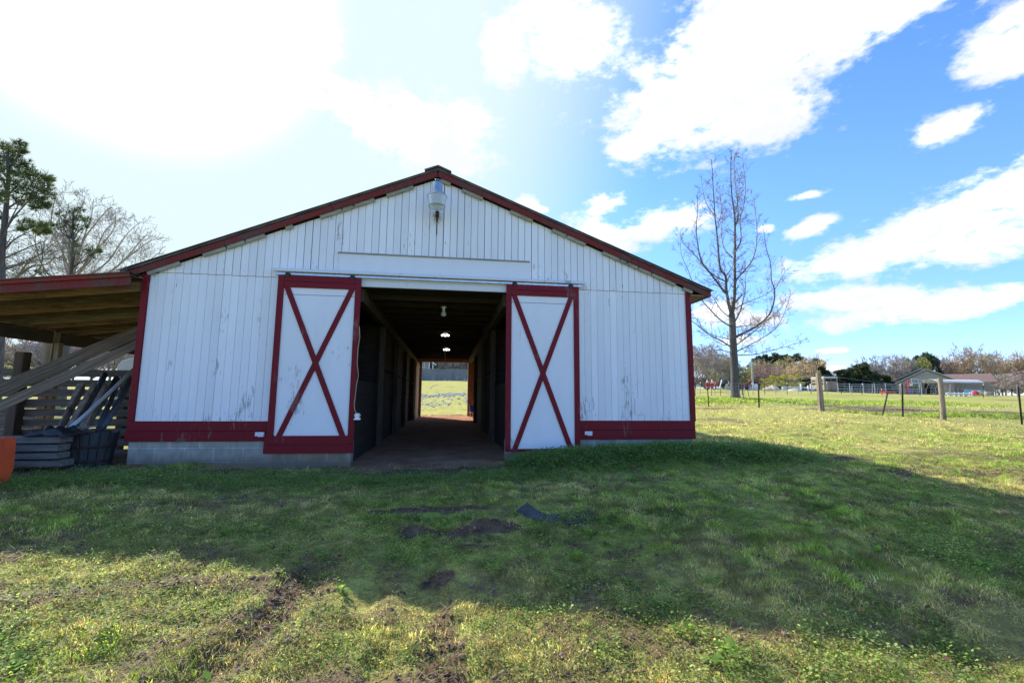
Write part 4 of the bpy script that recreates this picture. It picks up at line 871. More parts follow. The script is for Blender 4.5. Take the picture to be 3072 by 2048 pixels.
# the tall bare tree in the meadow: main limbs follow the real ones
TY = 30.0
def t7(x, y, dy=0): return at(1950+x*.529, 420+y*.529, TY+dy)
LM = [([(487, 1478), (482, 1400), (480, 1300), (474, 1200), (470, 1120), (467, 1040), (463, 985)], 27, 19, 0, 0),
      ([(462, 990), (447, 930), (433, 850), (428, 770), (400, 735), (390, 660), (386, 600), (376, 500), (368, 430), (360, 300), (354, 200), (349, 110)], 13, 2, 0, -.6),
      ([(466, 985), (478, 900), (481, 800), (481, 680), (482, 560), (480, 430), (466, 330), (458, 200), (461, 60)], 15, 2.5, 0, .5),
      ([(480, 640), (508, 590), (517, 540), (510, 450), (530, 380), (542, 280), (532, 160), (520, 80)], 7, 1.5, 0, 1.2),
      ([(482, 500), (500, 420), (490, 300), (478, 180), (482, 70)], 6, 1.5, .3, -.9),
      ([(430, 870), (385, 812), (330, 740), (292, 690), (272, 600), (262, 500), (270, 390), (265, 310)], 9, 1.5, 0, -1.6),
      ([(424, 800), (355, 762), (300, 705), (240, 635), (185, 580), (170, 510)], 6, 1.5, 0, 1.5),
      ([(488, 790), (540, 735), (575, 690), (600, 620), (607, 520), (600, 430), (586, 320)], 8, 1.5, 0, 1.2),
      ([(476, 1040), (510, 975), (530, 900), (542, 830), (540, 780), (565, 720)], 7, 1.5, 0, -1.4),
      ([(484, 955), (540, 925), (600, 900), (660, 875), (700, 840)], 5, 1.5, 0, 1.8),
      ([(487, 1115), (550, 1085), (620, 1045), (675, 990), (702, 920), (706, 850), (688, 790), (684, 700), (655, 600), (645, 500)], 10, 1.5, 0, .6),
      ([(492, 1160), (560, 1110), (620, 1060), (690, 1000), (740, 960), (760, 920)], 6, 1.5, 0, -1.6),
      ([(498, 1195), (560, 1165), (640, 1120), (720, 1060), (770, 960), (800, 850)], 6, 1.2, 0, 1.4),
      ([(500, 1220), (600, 1215), (700, 1190), (790, 1165), (880, 1130)], 5, 1, 0, -.6),
      ([(490, 1060), (560, 1050), (650, 1040)], 4, 1, 0, 2.0),
      ([(705, 850), (740, 790), (765, 740), (740, 680)], 3.5, 1, .4, .8),
      ([(455, 1055), (400, 1020), (345, 965), (285, 895), (240, 800), (215, 735), (178, 650), (172, 560)], 7, 1.2, 0, .5),
      ([(445, 1000), (400, 960), (360, 895), (330, 860), (300, 800)], 5, 1, 0, 2.0),
      ([(458, 1172), (400, 1135), (330, 1100), (270, 1050), (215, 1005), (180, 940)], 7, 1.2, 0, -1.0),
      ([(460, 1130), (390, 1115), (320, 1085), (260, 1010), (230, 980)], 4.5, 1, 0, 1.9),
      ([(464, 1205), (400, 1190), (320, 1195), (250, 1180)], 4, 1, 0, 1.0),
      ([(430, 770), (450, 745), (470, 712)], 5, 3, 0, 0), ([(468, 665), (425, 620), (405, 540), (408, 430), (392, 260)], 4.5, 1.2, 0, 1.4), ([(480, 440), (500, 330), (510, 200)], 4, 1, 0, 1),
      ([(368, 430), (330, 380), (300, 300), (292, 210)], 4, 1, 0, -1), ([(386, 480), (405, 400), (400, 300)], 3.5, 1, 0, 1)]
base = t7(487, 1478); bt = thing('bare_tree', 'tall bare tree with upswept limbs standing alone in the meadow behind the wire fence', 'tree', (base.x, TY, base.z))
mt = MB(); mc = MB(); k_ = .529*TY/F
for i, (P, r0, r1, y0, y1) in enumerate(LM):
    n = len(P); path = smooth_path([t7(x, y, y0+(y1-y0)*j/(n-1)) for j, (x, y) in enumerate(P)], 3); m_ = len(path)
    rr = [max(.012, (r0+(r1-r0)*(j/(m_-1))**.8)*k_*(.98 if i == 0 else .80)) for j in range(m_)]
    if i == 0: rr[0] *= 1.3; rr[1] *= 1.1; path[0] = path[0]-Vector((0, 0, .25))
    (mt if r0 > 8 else mc).tube(path, rr, 8 if r0 > 8 else 5, cap=False)
    if i: limb_twigs(mc, path, rr[0], rr[-1], 5.6, 1.2, 2, .10, 38, .0095)
mt.build('trunk', 'barkdark', bt, smooth=True); mc.build('crown', 'twig', bt)
# wire guard round its foot
tg = thing('tree_guard', 'wire mesh guard with leaning bars round the foot of the tall bare tree', 'tree guard', (base.x, TY, base.z))
gz = h1(base.x, TY-.7)
for a, b in (((-.42, 0), (.05, 1.35)), ((.55, 0), (.45, 1.3)), ((.1, 0), (.12, 1.2))): m = MB(); m.tube([(base.x+a[0], TY-.75, gz+a[1]-.1), (base.x+b[0], TY-.6, gz+b[1])], .018, 5); m.build('bar', 'rust', tg)
m = MB()
for z in np.arange(.05, 1.2, .18): m.tube([(base.x+.62*math.cos(t), TY+.62*math.sin(t), gz+z) for t in np.linspace(0, 6.283, 20)], .005, 3, cap=False)
for t in np.linspace(0, 6.283, 22): m.tube([(base.x+.62*math.cos(t), TY+.62*math.sin(t), gz), (base.x+.62*math.cos(t), TY+.62*math.sin(t), gz+1.15)], .005, 3, cap=False)
m.build('wire_mesh', 'galv', tg)

# left: pine and the spreading bare tree seen over the lean-to roof
def z1(x, y, Y): return at(x*.3189, 400+y*.3189, Y)
def needles(clumps, name, mat, parent, per=34, ln=.24, rpx=.3189):
    V = []
    for (x, y, r, Y) in clumps:
        c = z1(x, y, Y); rw = r*rpx*Y/F
        for _ in range(per):
            o = Vector((rnd.gauss(0, 1), rnd.gauss(0, 1), rnd.gauss(0, .8))); o = o.normalized()*rw*rnd.random()**.45; p = c+o; ax = (o.normalized()*.5+Vector((rnd.gauss(0, .3), rnd.gauss(0, .3), .7))).normalized()
            for k in range(11):
                d = (ax+Vector((rnd.gauss(0, .55), rnd.gauss(0, .55), rnd.gauss(0, .55)))).normalized(); s = d.cross(Vector((rnd.random(), rnd.random(), rnd.random()))).normalized()*.011; l = ln*rnd.uniform(.6, 1.1)
                V += [p-s, p+s, p+d*l]
    me_ = fastmesh(name, np.array([tuple(v) for v in V])-np.array(tuple(wloc(parent))), 3, [(0, 1, 2)], None, mat); me_.parent = parent; return me_
PY = 22.0
pb = z1(8, 2300, PY); pn = thing('pine_tree', 'big pine with clumped dark needles at the left edge above the lean-to', 'tree', (pb.x, PY, h1(pb.x, PY)))
mt = MB(); PP = smooth_path([Vector((pb.x, PY, h1(pb.x, PY)-.2))]+[z1(x, y, PY) for x, y in ((12, 1700), (10, 1200), (25, 1000), (50, 800), (65, 600), (80, 400), (70, 250), (95, 120))], 3)
mt.tube(PP, [.17-.145*i/(len(PP)-1) for i in range(len(PP))], 8, cap=False)
LB = [((15, 1150), (90, 1040), (200, 960), (330, 905)), ((15, 1040), (80, 860), (160, 700), (230, 560)), ((30, 950), (130, 790), (220, 690), (330, 560), (450, 440)), ((60, 720), (160, 650), (260, 620), (400, 600), (450, 560)), ((10, 1190), (120, 1140), (300, 1060), (430, 1010)), ((65, 600), (150, 500), (260, 400)), ((70, 350), (150, 240), (210, 120)), ((60, 500), (20, 420), (-30, 380)), ((75, 300), (40, 200), (20, 110)), ((50, 800), (-20, 700), (-80, 620)), ((0, 1300), (150, 1240), (300, 1170), (480, 1100)), ((20, 1060), (-40, 1000), (-120, 960)), ((-10, 640), (-100, 540), (-160, 480)), ((70, 420), (-40, 300), (-110, 240))]
for P in LB:
    dy = rnd.uniform(-1.6, 1.6); n = len(P); path = smooth_path([z1(x, y, PY+dy*j/(n-1)) for j, (x, y) in enumerate(P)], 3); mt.tube(path, [.042-.03*j/(len(path)-1) for j in range(len(path))], 5, cap=False); limb_twigs(mt, path, .05, .02, 3, .8, 1, .1, 45, .011)
mt.build('trunk', 'barkdark', pn, smooth=True)
CL = [(40, 130, 60), (110, 150, 50), (190, 110, 40), (150, 200, 50), (205, 170, 30), (20, 230, 60), (60, 270, 60), (140, 290, 60), (230, 290, 50), (250, 350, 60), (30, 350, 60), (110, 370, 60), (190, 400, 70), (280, 400, 60), (60, 450, 60), (340, 430, 60), (410, 430, 50), (465, 430, 34), (430, 500, 55), (450, 580, 50), (360, 540, 60), (280, 500, 60), (310, 620, 60), (390, 640, 55), (230, 560, 60), (140, 500, 60), (60, 560, 60), (10, 600, 50), (180, 640, 40), (430, 680, 30), (330, 690, 40), (250, 850, 50), (320, 880, 50), (400, 870, 40), (200, 900, 30), (360, 930, 35), (440, 930, 25), (20, 800, 30), (-60, 300, 70), (-80, 450, 80), (-60, 620, 70), (-140, 540, 80), (-100, 180, 50)]
needles([(x, y, r, PY+rnd.uniform(-1.3, 1.3)) for x, y, r in CL], 'crown', 'pine', pn, 52, .21)
P2 = 25.0; pb = z1(650, 2200, P2); pn2 = thing('pine_tree', 'slim small pine with yellow-green needle tufts in front of the spreading bare tree', 'tree', (pb.x, P2, h1(pb.x, P2)))
mt = MB(); PP = [Vector((pb.x, P2, h1(pb.x, P2)-.2))]+[z1(x, y, P2) for x, y in ((660, 1500), (675, 1250), (690, 1000), (680, 880), (690, 720))]; mt.tube(smooth_path(PP), [.11-.1*i/15 for i in range(16)], 6, cap=False)
CL = [(550, 755, 34), (600, 820, 40), (650, 745, 40), (700, 725, 34), (765, 722, 26), (640, 830, 40), (700, 800, 40), (760, 800, 34), (825, 815, 34), (470, 875, 34), (520, 865, 34), (600, 890, 34), (680, 880, 34), (740, 900, 34), (800, 880, 26), (690, 990, 34), (650, 1050, 34), (720, 1060, 20), (820, 1110, 34), (860, 1150, 28), (900, 1090, 34), (930, 1110, 20), (700, 1130, 24), (400, 1310, 34), (350, 1305, 20)]
for x, y, r in CL: a = z1(685+rnd.uniform(-6, 6), y+rnd.uniform(90, 190), P2); b = z1(x, y, P2); mt.tube([a, a.lerp(b, .55)+Vector((0, 0, -.1)), b], [.03, .022, .012], 4, cap=False)
mt.build('trunk', 'barkdark', pn2, smooth=True); needles([(x, y, r, P2+rnd.uniform(-.7, .7)) for x, y, r in CL], 'crown', 'pine', pn2, 20, .20)
BY = 27.0; pb = z1(590, 2200, BY); bt2 = thing('bare_tree', 'wide spreading bare tree with fine twigs rising behind the lean-to roof', 'tree', (pb.x, BY, h1(pb.x, BY)))
mt = MB(); mc = MB(); tr = smooth_path([Vector((pb.x, BY, h1(pb.x, BY)-.2)), z1(600, 2000, BY), z1(610, 1850, BY), z1(640, 1650, BY), z1(690, 1400, BY)]); mt.tube(tr, [.30-.14*i/(len(tr)-1) for i in range(len(tr))], 10, cap=False)
LB = [((690, 1400), (700, 1250), (790, 1000), (900, 850), (1010, 720), (1060, 690)), ((690, 1400), (640, 1250), (560, 1050), (480, 900), (500, 700), (530, 560)), ((690, 1380), (760, 1290), (830, 1180), (1000, 1000), (1080, 880), (1090, 760)), ((680, 1420), (850, 1330), (1020, 1200), (1120, 1050), (1210, 930), (1300, 850)),
      ((680, 1400), (650, 1150), (660, 950), (720, 780), (790, 640), (800, 590)), ((690, 1350), (740, 1150), (800, 950), (860, 780), (880, 620)), ((700, 1480), (960, 1400), (1050, 1300), (1250, 1130), (1400, 1020), (1470, 990)), ((700, 1460), (1000, 1320), (1180, 1180), (1350, 980), (1410, 960)),
      ((640, 1650), (900, 1560), (1150, 1420), (1400, 1200), (1500, 1120)), ((660, 1500), (480, 1350), (380, 1200), (330, 1000), (370, 850)), ((650, 1560), (440, 1420), (300, 1330), (150, 1200), (60, 1130)), ((680, 1400), (600, 1200), (600, 900), (650, 650)), ((690, 1380), (880, 1150), (1000, 900), (1180, 790)), ((690, 1300), (640, 1100), (560, 850), (560, 650))]
for P in LB:
    dy = rnd.uniform(-2.5, 2.5); n = len(P); path = smooth_path([z1(x, y, BY+dy*j/(n-1)) for j, (x, y) in enumerate(P)], 3); m_ = len(path); rr = [.058-.045*(j/(m_-1)) for j in range(m_)]
    mc.tube(path, rr, 5, cap=False); limb_twigs(mc, path, .045, .015, 6.5, 1.7, 2, .06, 42, .0095)
mt.build('trunk', 'barkdark', bt2, smooth=True); mc.build('crown', 'twiggrey', bt2)
# a darker arching one farther left
BY = 24.0; b0 = at(-40, 1180, BY); bt3 = thing('bare_tree', 'dark arching bare tree at the left edge, its boughs crossing behind the pine', 'tree', (b0.x, BY, h1(b0.x, BY)))
mt = MB(); mc = MB(); mt.tube(smooth_path([Vector((b0.x, BY, h1(b0.x, BY)-.2)), z1(-90, 1900, BY), z1(-60, 1500, BY)]), [.3-.02*i for i in range(7)], 8, cap=False)
for P in (((-60, 1500), (160, 1350), (260, 1220), (400, 1120), (560, 1000)), ((-70, 1600), (20, 1290), (200, 1230), (420, 1180), (640, 1170)), ((-60, 1500), (100, 1420), (330, 1330), (400, 1180), (380, 1000)), ((160, 1350), (300, 1250), (440, 1230), (520, 1150)), ((-60, 1500), (-60, 1300), (30, 1100), (120, 950))):
    dy = rnd.uniform(-1.5, 1.5); n = len(P); path = smooth_path([z1(x, y, BY+dy*j/(n-1)) for j, (x, y) in enumerate(P)], 3); m_ = len(path); mc.tube(path, [.06-.046*(j/(m_-1)) for j in range(m_)], 5, cap=False); limb_twigs(mc, path, .05, .015, 6, 1.6, 2, .05, 45, .009)
mt.build('trunk', 'barkdark', bt3, smooth=True); mc.build('crown', 'twig', bt3)
# ------------------------------------------------------------------ far trees: prototypes of unit height, then copies
def proto_twig(seed, mat, trunkmat, kids_=(5, 6, 8), ang=42, buds=None, nb=0, trunk=.16, thick=1., spread=1.):
    rnd.seed(seed); mt = MB(); mc = MB(); H = 10.0
    r0 = .16*thick
    mt.tube([(0, 0, -.4), (0, 0, H*trunk*.5), (rnd.uniform(-.1, .1), 0, H*trunk)], [r0*1.2, r0, r0*.85], 7, cap=False)
    n = kids_[2]
    for k in range(n):
        a = 6.283*k/n+rnd.uniform(-.3, .3); el = R(rnd.uniform(38, 80)); z = H*trunk*rnd.uniform(.75, 1.15)
        d = Vector((math.cos(a)*math.cos(el)*spread, math.sin(a)*math.cos(el)*spread, math.sin(el))).normalized()
        grow(mt, mc, Vector((0, 0, z)), d, H*(1-trunk)*rnd.uniform(.65, 1.0), r0*.55, 3, .04, (6, kids_[0], kids_[1]), ang, .10, minr=.042, sides=4)
    return mt, mc
def proto_leafcrown(seed, clumps, n, sz, shape=1.):
    g = np.random.default_rng(seed); c = np.array(clumps); w = c[:, 3]**2; pick = g.choice(len(c), n, p=w/w.sum()); d = g.normal(size=(n, 3)); d /= np.linalg.norm(d, axis=1)[:, None]
    rr = g.random(n)**.4; P = c[pick, :3]+d*(c[pick, 3]*rr)[:, None]*np.array([1, 1, shape])
    a = g.normal(size=(n, 3)); a /= np.linalg.norm(a, axis=1)[:, None]; b = np.cross(a, d+g.normal(size=(n, 3))*.4); b /= np.linalg.norm(b, axis=1)[:, None]+1e-6
    s_ = sz*(.5+g.random(n))[:, None]
    return np.stack([P-a*s_, P-b*s_*.5, P+a*s_, P+b*s_*.5], 1).reshape(-1, 3)
PROT = {}
def mk_proto(key, kind, seed, mat, tmat='bark', **k):
    """unit-height tree (10 m tall meshes), stored as trunk mesh + crown mesh"""
    rnd.seed(seed)
    if kind == 'twig':
        mt, mc = proto_twig(seed, mat, tmat, **k); PROT[key] = (mt, mc, None, mat, tmat)
    else:
        cl = k['clumps']; mt = MB(); mt.tube([(0, 0, -.4), (0, 0, 4), (.1, 0, 8.2)], [.16, .12, .03], 6, cap=False)
        for (x, y, z, r) in cl[:10]: mt.tube([(0, 0, max(.4, z-2)), (x*.7, y*.7, z)], [.06, .02], 4, cap=False)
        PROT[key] = (mt, None, proto_leafcrown(seed, cl, k['n'], k['sz']), mat, tmat)
def clump_set(seed, n, zlo, zhi, rw, rc, cone=0.):
    g = random.Random(seed); out = []
    for _ in range(n):
        z = g.uniform(zlo, zhi); f = 1-cone*(z-zlo)/(zhi-zlo); a = g.uniform(0, 6.28); r = rw*f*g.random()**.5; out.append((r*math.cos(a), r*math.sin(a), z, rc*g.uniform(.6, 1.2)*(.5+.5*f)))
    return out
mk_proto('grey', 'twig', 101, 'twiggrey', kids_=(5, 8, 9)); mk_proto('grey2', 'twig', 102, 'twiggrey', kids_=(5, 8, 10), ang=32, trunk=.15)
mk_proto('tan', 'twig', 103, 'twigtan', kids_=(6, 8, 9)); mk_proto('tan2', 'twig', 104, 'twigtan', kids_=(6, 8, 8), ang=50, spread=1.5)
mk_proto('pink', 'twig', 105, 'twigpink', kids_=(6, 8, 10), trunk=.12); mk_proto('oak', 'twig', 106, 'twigtan', kids_=(6, 9, 9), ang=48, trunk=.25, spread=1.8, thick=1.8)
mk_proto('pine', 'leaf', 107, 'farpine', clumps=clump_set(1, 26, 4.5, 9.6, 2.4, 1.05, .5), n=3600, sz=.22)
mk_proto('cedar', 'leaf', 108, 'cedar', clumps=clump_set(2, 34, .9, 9.2, 3.6, 1.35, .75), n=5200, sz=.26)
mk_proto('bush', 'leaf', 109, 'budgreen', clumps=clump_set(3, 26, 1.5, 9.0, 3.6, 1.3, .4), n=3000, sz=.22)
mk_proto('ybush', 'leaf', 110, 'budyellow', clumps=clump_set(4, 26, 1.2, 9.0, 4.2, 1.3, .45), n=2600, sz=.22)
KN = dict(grey=('bare_tree', 'bare grey tree'), grey2=('bare_tree', 'slender bare grey tree'), tan=('budding_tree', 'tan budding tree'), tan2=('budding_tree', 'wide tan budding tree'), pink=('budding_tree', 'pinkish budding tree'), oak=('bare_tree', 'big bare oak with broad open crown'),
          pine=('pine_tree', 'dark green pine'), cedar=('cedar_tree', 'dense dark cedar'), bush=('bush', 'olive-green leafing tree'), ybush=('bush', 'yellow flowering bush'))
KC = dict(grey='tree', grey2='tree', tan='tree', tan2='tree', pink='tree', oak='tree', pine='tree', cedar='tree', bush='tree', ybush='bush')
MADE = {}
def far_tree(kind, u, vtop, Y, wpx, where, group):
    top = at(u, vtop, Y); x = top.x; g = h1(x, Y)-.1; Ht = max(1., top.z-g); Wd = wpx*1.22*Y/F
    nm, desc = KN[kind]
    if kind not in MADE:
        t = thing(nm, '', KC[kind], (0, 0, 0)); mt, mc, lc, mat, tm = PROT[kind]
        allp = np.array([p for p in (mc.v if mc else [])]) if lc is None else lc
        o1 = mt.build('trunk', tm, t); hi = np.percentile(allp[:, 2], 99.7); wi = np.percentile(allp[:, 0], 98)-np.percentile(allp[:, 0], 2)
        if lc is None: o2 = mc.build('crown', mat, t)
        else: o2 = fastmesh('crown', lc, 4, [(0, 1, 2, 3)], None, mat); o2.parent = t
        MADE[kind] = (t, hi, wi)
    else: t = copy_tree(MADE[kind][0])
    _, hi, wi = MADE[kind]; sc = Wd/wi
    t.location = (x, Y, g); t.scale = (sc, sc, Ht/hi); t.rotation_euler.z = rnd.uniform(0, 6.28)
    t['label'] = desc+' '+where; t['group'] = group
GR = 'trees along the far edge of the meadow'
for a in (('grey', 2108, 1030, 60, 120, 'nearest the right corner of the barn'), ('grey2', 2150, 1062, 57, 110, 'between the barn corner and the tall meadow tree'), ('grey2', 2082, 1050, 68, 90, 'just peeping past the barn edge'), ('tan', 2128, 1036, 75, 110, 'behind the grey trees right of the barn'), ('cedar', 2186, 1092, 66, 46, 'hidden behind the foot of the tall meadow tree'),
          ('bush', 2180, 1075, 85, 70, 'directly behind the trunk of the tall meadow tree'), ('bush', 2236, 1100, 72, 50, 'left of the utility pole'), ('pine', 2268, 1068, 118, 56, 'above the utility pole top'), ('pine', 2300, 1062, 116, 60, 'first one right of the utility pole'), ('pine', 2326, 1058, 118, 60, 'tallest in the row right of the pole'), ('pine', 2352, 1064, 118, 56, 'third in the row right of the pole'), ('pine', 2390, 1061, 112, 60, 'behind the rounded bare crown'),
          ('tan', 2265, 1080, 96, 70, 'right behind the utility pole'), ('tan2', 2312, 1074, 93, 110, 'in front of the pine row'), ('bush', 2345, 1082, 95, 70, 'below the pine row'), ('pink', 2280, 1099, 82, 80, 'above the red tractor'), ('pink', 2318, 1098, 84, 70, 'above the yellow bushes'), ('grey2', 2345, 1102, 84, 60, 'behind the yellow bushes'),
          ('tan2', 2402, 1066, 76, 130, 'with a rounded crown left of the livestock trailer'), ('pine', 2444, 1074, 80, 64, 'right flank of the rounded bare crown'), ('pine', 2474, 1112, 80, 36, 'short one just left of the livestock trailer'), ('pine', 2462, 1096, 84, 40, 'sloping down towards the trailer'),
          ('ybush', 2330, 1126, 72, 60, 'left of three above the white rails'), ('ybush', 2372, 1123, 72, 60, 'middle of three above the white rails'), ('ybush', 2300, 1134, 73, 40, 'behind the tractor, smallest'), ('cedar', 2425, 1136, 74, 70, 'low behind the white rails'), ('grey', 2494, 1112, 96, 30, 'small in the gap above the livestock trailer'),
          ('cedar', 2528, 1108, 76, 70, 'right behind the livestock trailer'), ('cedar', 2586, 1090, 76, 78, 'tallest of the dark clump'), ('cedar', 2556, 1104, 79, 60, 'middle of the dark clump'), ('cedar', 2620, 1120, 78, 60, 'low right part of the dark clump'), ('cedar', 2652, 1124, 79, 56, 'beside the grey house eave'),
          ('grey2', 2560, 1090, 98, 70, 'behind the left of the cedars'), ('grey2', 2596, 1072, 99, 80, 'behind the tallest cedar'), ('grey', 2630, 1068, 98, 80, 'behind the right cedars'), ('grey2', 2662, 1067, 100, 80, 'above the left house eave'), ('grey', 2696, 1064, 102, 80, 'over the left half of the grey gable'), ('tan', 2728, 1062, 108, 80, 'left of the round-topped pine'), ('bush', 2712, 1086, 104, 80, 'low over the left roof slope'), ('bush', 2745, 1072, 106, 60, 'left shoulder of the round-topped pine'),
          ('pine', 2770, 1058, 110, 64, 'round-topped, above the house ridge'), ('pine', 2797, 1070, 111, 36, 'smaller one right of the house ridge'), ('pink', 2815, 1078, 110, 70, 'behind the right slope of the gable'), ('tan2', 2850, 1062, 110, 100, 'left of the big oak'), ('tan', 2885, 1047, 112, 90, 'close left of the big oak'), ('oak', 2926, 1031, 106, 130, 'rising over the red-brown roof'), ('tan', 2972, 1056, 110, 80, 'close right of the big oak'),
          ('pink', 2995, 1080, 108, 80, 'right of the red-brown roof'), ('tan2', 3020, 1060, 106, 90, 'second from the right edge'), ('tan', 3060, 1050, 104, 90, 'at the right edge of the picture'), ('tan2', 3100, 1046, 102, 100, 'just past the right edge'), ('pink', 3045, 1110, 95, 100, 'lower thicket at the right edge'), ('grey', 3010, 1120, 92, 80, 'low behind the greenhouse end'), ('tan', 3150, 1050, 102, 110, 'farther past the right edge'), ('grey', 3200, 1055, 100, 120, 'outermost on the right')):
    far_tree(*a, GR)
for i, (u, wh) in enumerate(((2060, 'behind the barn corner'), (2120, 'behind the red hay tedder'), (2180, 'behind the spindly implement'), (2240, 'behind the utility pole foot'), (2300, 'behind the pale dirt pile'), (2360, 'behind the white board fence'), (2430, 'behind the trough'), (2560, 'behind the corral left end'), (2630, 'behind the corral middle'), (2700, 'behind the grey house gable'), (2840, 'behind the house wing'), (2990, 'behind the greenhouse right end'), (3050, 'behind the rightmost steel post'), (3110, 'just off the right edge'))):
    far_tree(('pink', 'tan', 'grey2')[i % 3], u, 1118+(i*7) % 17, 118+(i % 4), 130, 'low in the far back row '+wh, GR)
GL = 'trees behind the yard on the left'
for i, a in enumerate((('pink', -60, 1010, 72, 170, 'farthest left behind the board fence'), ('tan', 20, 1005, 66, 130, 'at the left edge under the lean-to roof'), ('pink', 90, 1012, 70, 130, 'left of the tan lean-to post'), ('grey', 135, 1000, 60, 110, 'behind the tan lean-to post'), ('pink', 175, 1005, 68, 120, 'right of the tan lean-to post'), ('tan', 235, 1010, 74, 120, 'behind the upper part of the leaning planks'), ('pink', 290, 1015, 72, 120, 'seen under the roof above the pipes'), ('grey', 345, 1000, 60, 110, 'beside the red barn corner'), ('pink', 400, 1010, 70, 120, 'hidden mostly by the barn corner'), ('tan', 480, 1015, 75, 130, 'behind the front left of the barn'), ('grey', 560, 1015, 78, 130, 'behind the middle left of the barn'), ('bush', 40, 1095, 50, 60, 'low beside the short dark fence post'),
                       ('pink', -150, 1000, 70, 160, 'outside the left edge'), ('tan', 700, 1030, 95, 120, 'behind the barn roof'))): far_tree(*a, GL)
GB = 'trees behind the privacy fence'
for a in (('grey', 1255, 1030, 98, 90, 'left of the grey house'), ('grey', 1312, 1020, 100, 70, 'first right of the house seen through the aisle'), ('grey2', 1330, 1035, 95, 60, 'second right of the house seen through the aisle'), ('pink', 1345, 1040, 104, 70, 'middle of the aisle view'), ('grey', 1365, 1025, 98, 70, 'right of the middle of the aisle view'), ('pink', 1385, 1045, 103, 70, 'near the right side of the aisle view'), ('pink', 1410, 1040, 100, 70, 'behind the right door post'), ('pink', 1325, 1060, 110, 80, 'low behind the house corner'), ('grey', 1440, 1030, 98, 80, 'right of the aisle view'), ('pink', 1365, 1068, 112, 90, 'low pinkish thicket in the aisle view')): far_tree(*a, GB)

# ------------------------------------------------------------------ behind the barn: privacy fence, house, stones
pf = thing('privacy_fence', 'tall grey picket privacy fence on the rise seen through the barn aisle', 'fence', (-3, 74, h1(-3, 74)))
m = MB(); x = -19.0
while x < 14:
    g = h1(x, 74); hh = 1.85+.06*math.sin(x*1.7)+rnd.uniform(-.02, .02); m.box((x, 74, g-.05), (x+.125, 74.02, g+hh)); x += .129+(.008 if rnd.random() < .2 else 0)
m.build('pickets', 'greywoodz', pf)
for k in range(3):
    m = MB(); m.add([(q, y, h1(q, 74)+.4+.6*k+dz) for q in (-19, -9, 2, 14) for y, dz in ((73.95, 0), (73.95, .09), (73.99, .09), (73.99, 0))], [(4*i+a, 4*i+(a+1) % 4, 4*i+4+(a+1) % 4, 4*i+4+a) for i in range(3) for a in range(4)]); m.build('rail', 'greywoodz', pf)
for k in range(14): x = -18.8+k*2.44; m = MB(); g = h1(x, 74); m.box((x, 73.86, g-.1), (x+.1, 73.945, g+1.95)); m.build('post', 'greywoodz', pf)
HY = 95.0
def hp(u, v, Y=HY): p = at(u, v, Y); return (p.x, p.z)
gh = thing('house', 'grey-sided house with white trim peeking over the privacy fence', 'house', (at(1240, 1100, HY).x, HY, h1(-8, HY)))
xl, _ = hp(1150, 1100); xr, _ = hp(1289, 1100); zb = h1(-8, HY); _, ze = hp(1289, 1085); xm = (xl+xr)/2
m = MB(); m.prism([(xl, zb-.5), (xr, zb-.5), (xr, ze), (xm, ze+3.4), (xl, ze)], HY, HY+9); m.build('wall', 'housegrey', gh)
for s_, xe in ((-1, xl), (1, xr)): m = MB(); m.add([(xm, HY-.5, ze+3.62), (xm, HY+9.4, ze+3.62), (xe+s_*1.35, HY+9.4, ze-.55), (xe+s_*1.35, HY-.5, ze-.55), (xm, HY-.5, ze+3.47), (xm, HY+9.4, ze+3.47), (xe+s_*1.35, HY+9.4, ze-.72), (xe+s_*1.35, HY-.5, ze-.72)], [(0, 1, 2, 3), (7, 6, 5, 4), (0, 3, 7, 4), (3, 2, 6, 7), (2, 1, 5, 6)]); m.build('roof', 'shinglegrey', gh)
for s_, xe in ((-1, xl), (1, xr)): m = MB(); m.beam((xm, HY-.53, ze+3.5), (xe+s_*1.35, HY-.53, ze-.68), .05, .22, (0, 0, 1)); m.build('trim_board', 'white', gh)
x0, z1_ = hp(1268.5, 1086.5); x1, z0_ = hp(1274.5, 1102.5); m = MB(); m.box((x0, HY-.05, z0_), (x1, HY-.003, z1_)); w_ = m.build('window', 'white', gh); m = MB(); m.box((x0+.1, HY-.07, z0_+.1), (x1-.1, HY-.052, z1_-.1)); m.build('pane', 'glass', w_)
x0, _ = hp(1286.5, 1090); m = MB(); m.box((x0, HY-.06, zb), (xr+.02, HY-.004, ze)); m.build('corner_board', 'white', gh)
x0, _ = hp(1296.5, 1090); _, z2 = hp(1297, 1089); m = MB(); m.box((x0, HY+.2, zb), (x0+.28, HY+.45, z2)); m.build('porch_post', 'white', gh)
G2 = 'stones in the ditch behind the barn'
rnd.seed(5)
def stone(x, y, r, i, where):
    g = h1(x, y); bm_ = MB(); n1, n2 = 6, 5; vs = []
    for a in range(n2+1):
        for b in range(n1): ph = math.pi*a/n2; th = 6.283*b/n1; k = r*rnd.uniform(.75, 1.2); vs.append((x+k*math.sin(ph)*math.cos(th), y+k*math.sin(ph)*math.sin(th), g+r*.12+k*.5*math.cos(ph)))
    fs = [(a*n1+b, a*n1+(b+1) % n1, (a+1)*n1+(b+1) % n1, (a+1)*n1+b) for a in range(n2) for b in range(n1)]
    return vs, fs
m = MB()
for i in range(520):
    t = rnd.random(); x = -6+11*t; y = 42.5+1.2*math.sin(x*.7)+rnd.gauss(0, 1.1)+(0 if rnd.random() < .75 else -7.5+rnd.gauss(0, 1.6)); m.add(*stone(x, y, rnd.uniform(.05, .17), i, ''))
o = m.build('stones', 'rock', smooth=False); tag(o, 'band of pale rubble stones in the grassy ditch behind the barn', 'rubble', kind='stuff')

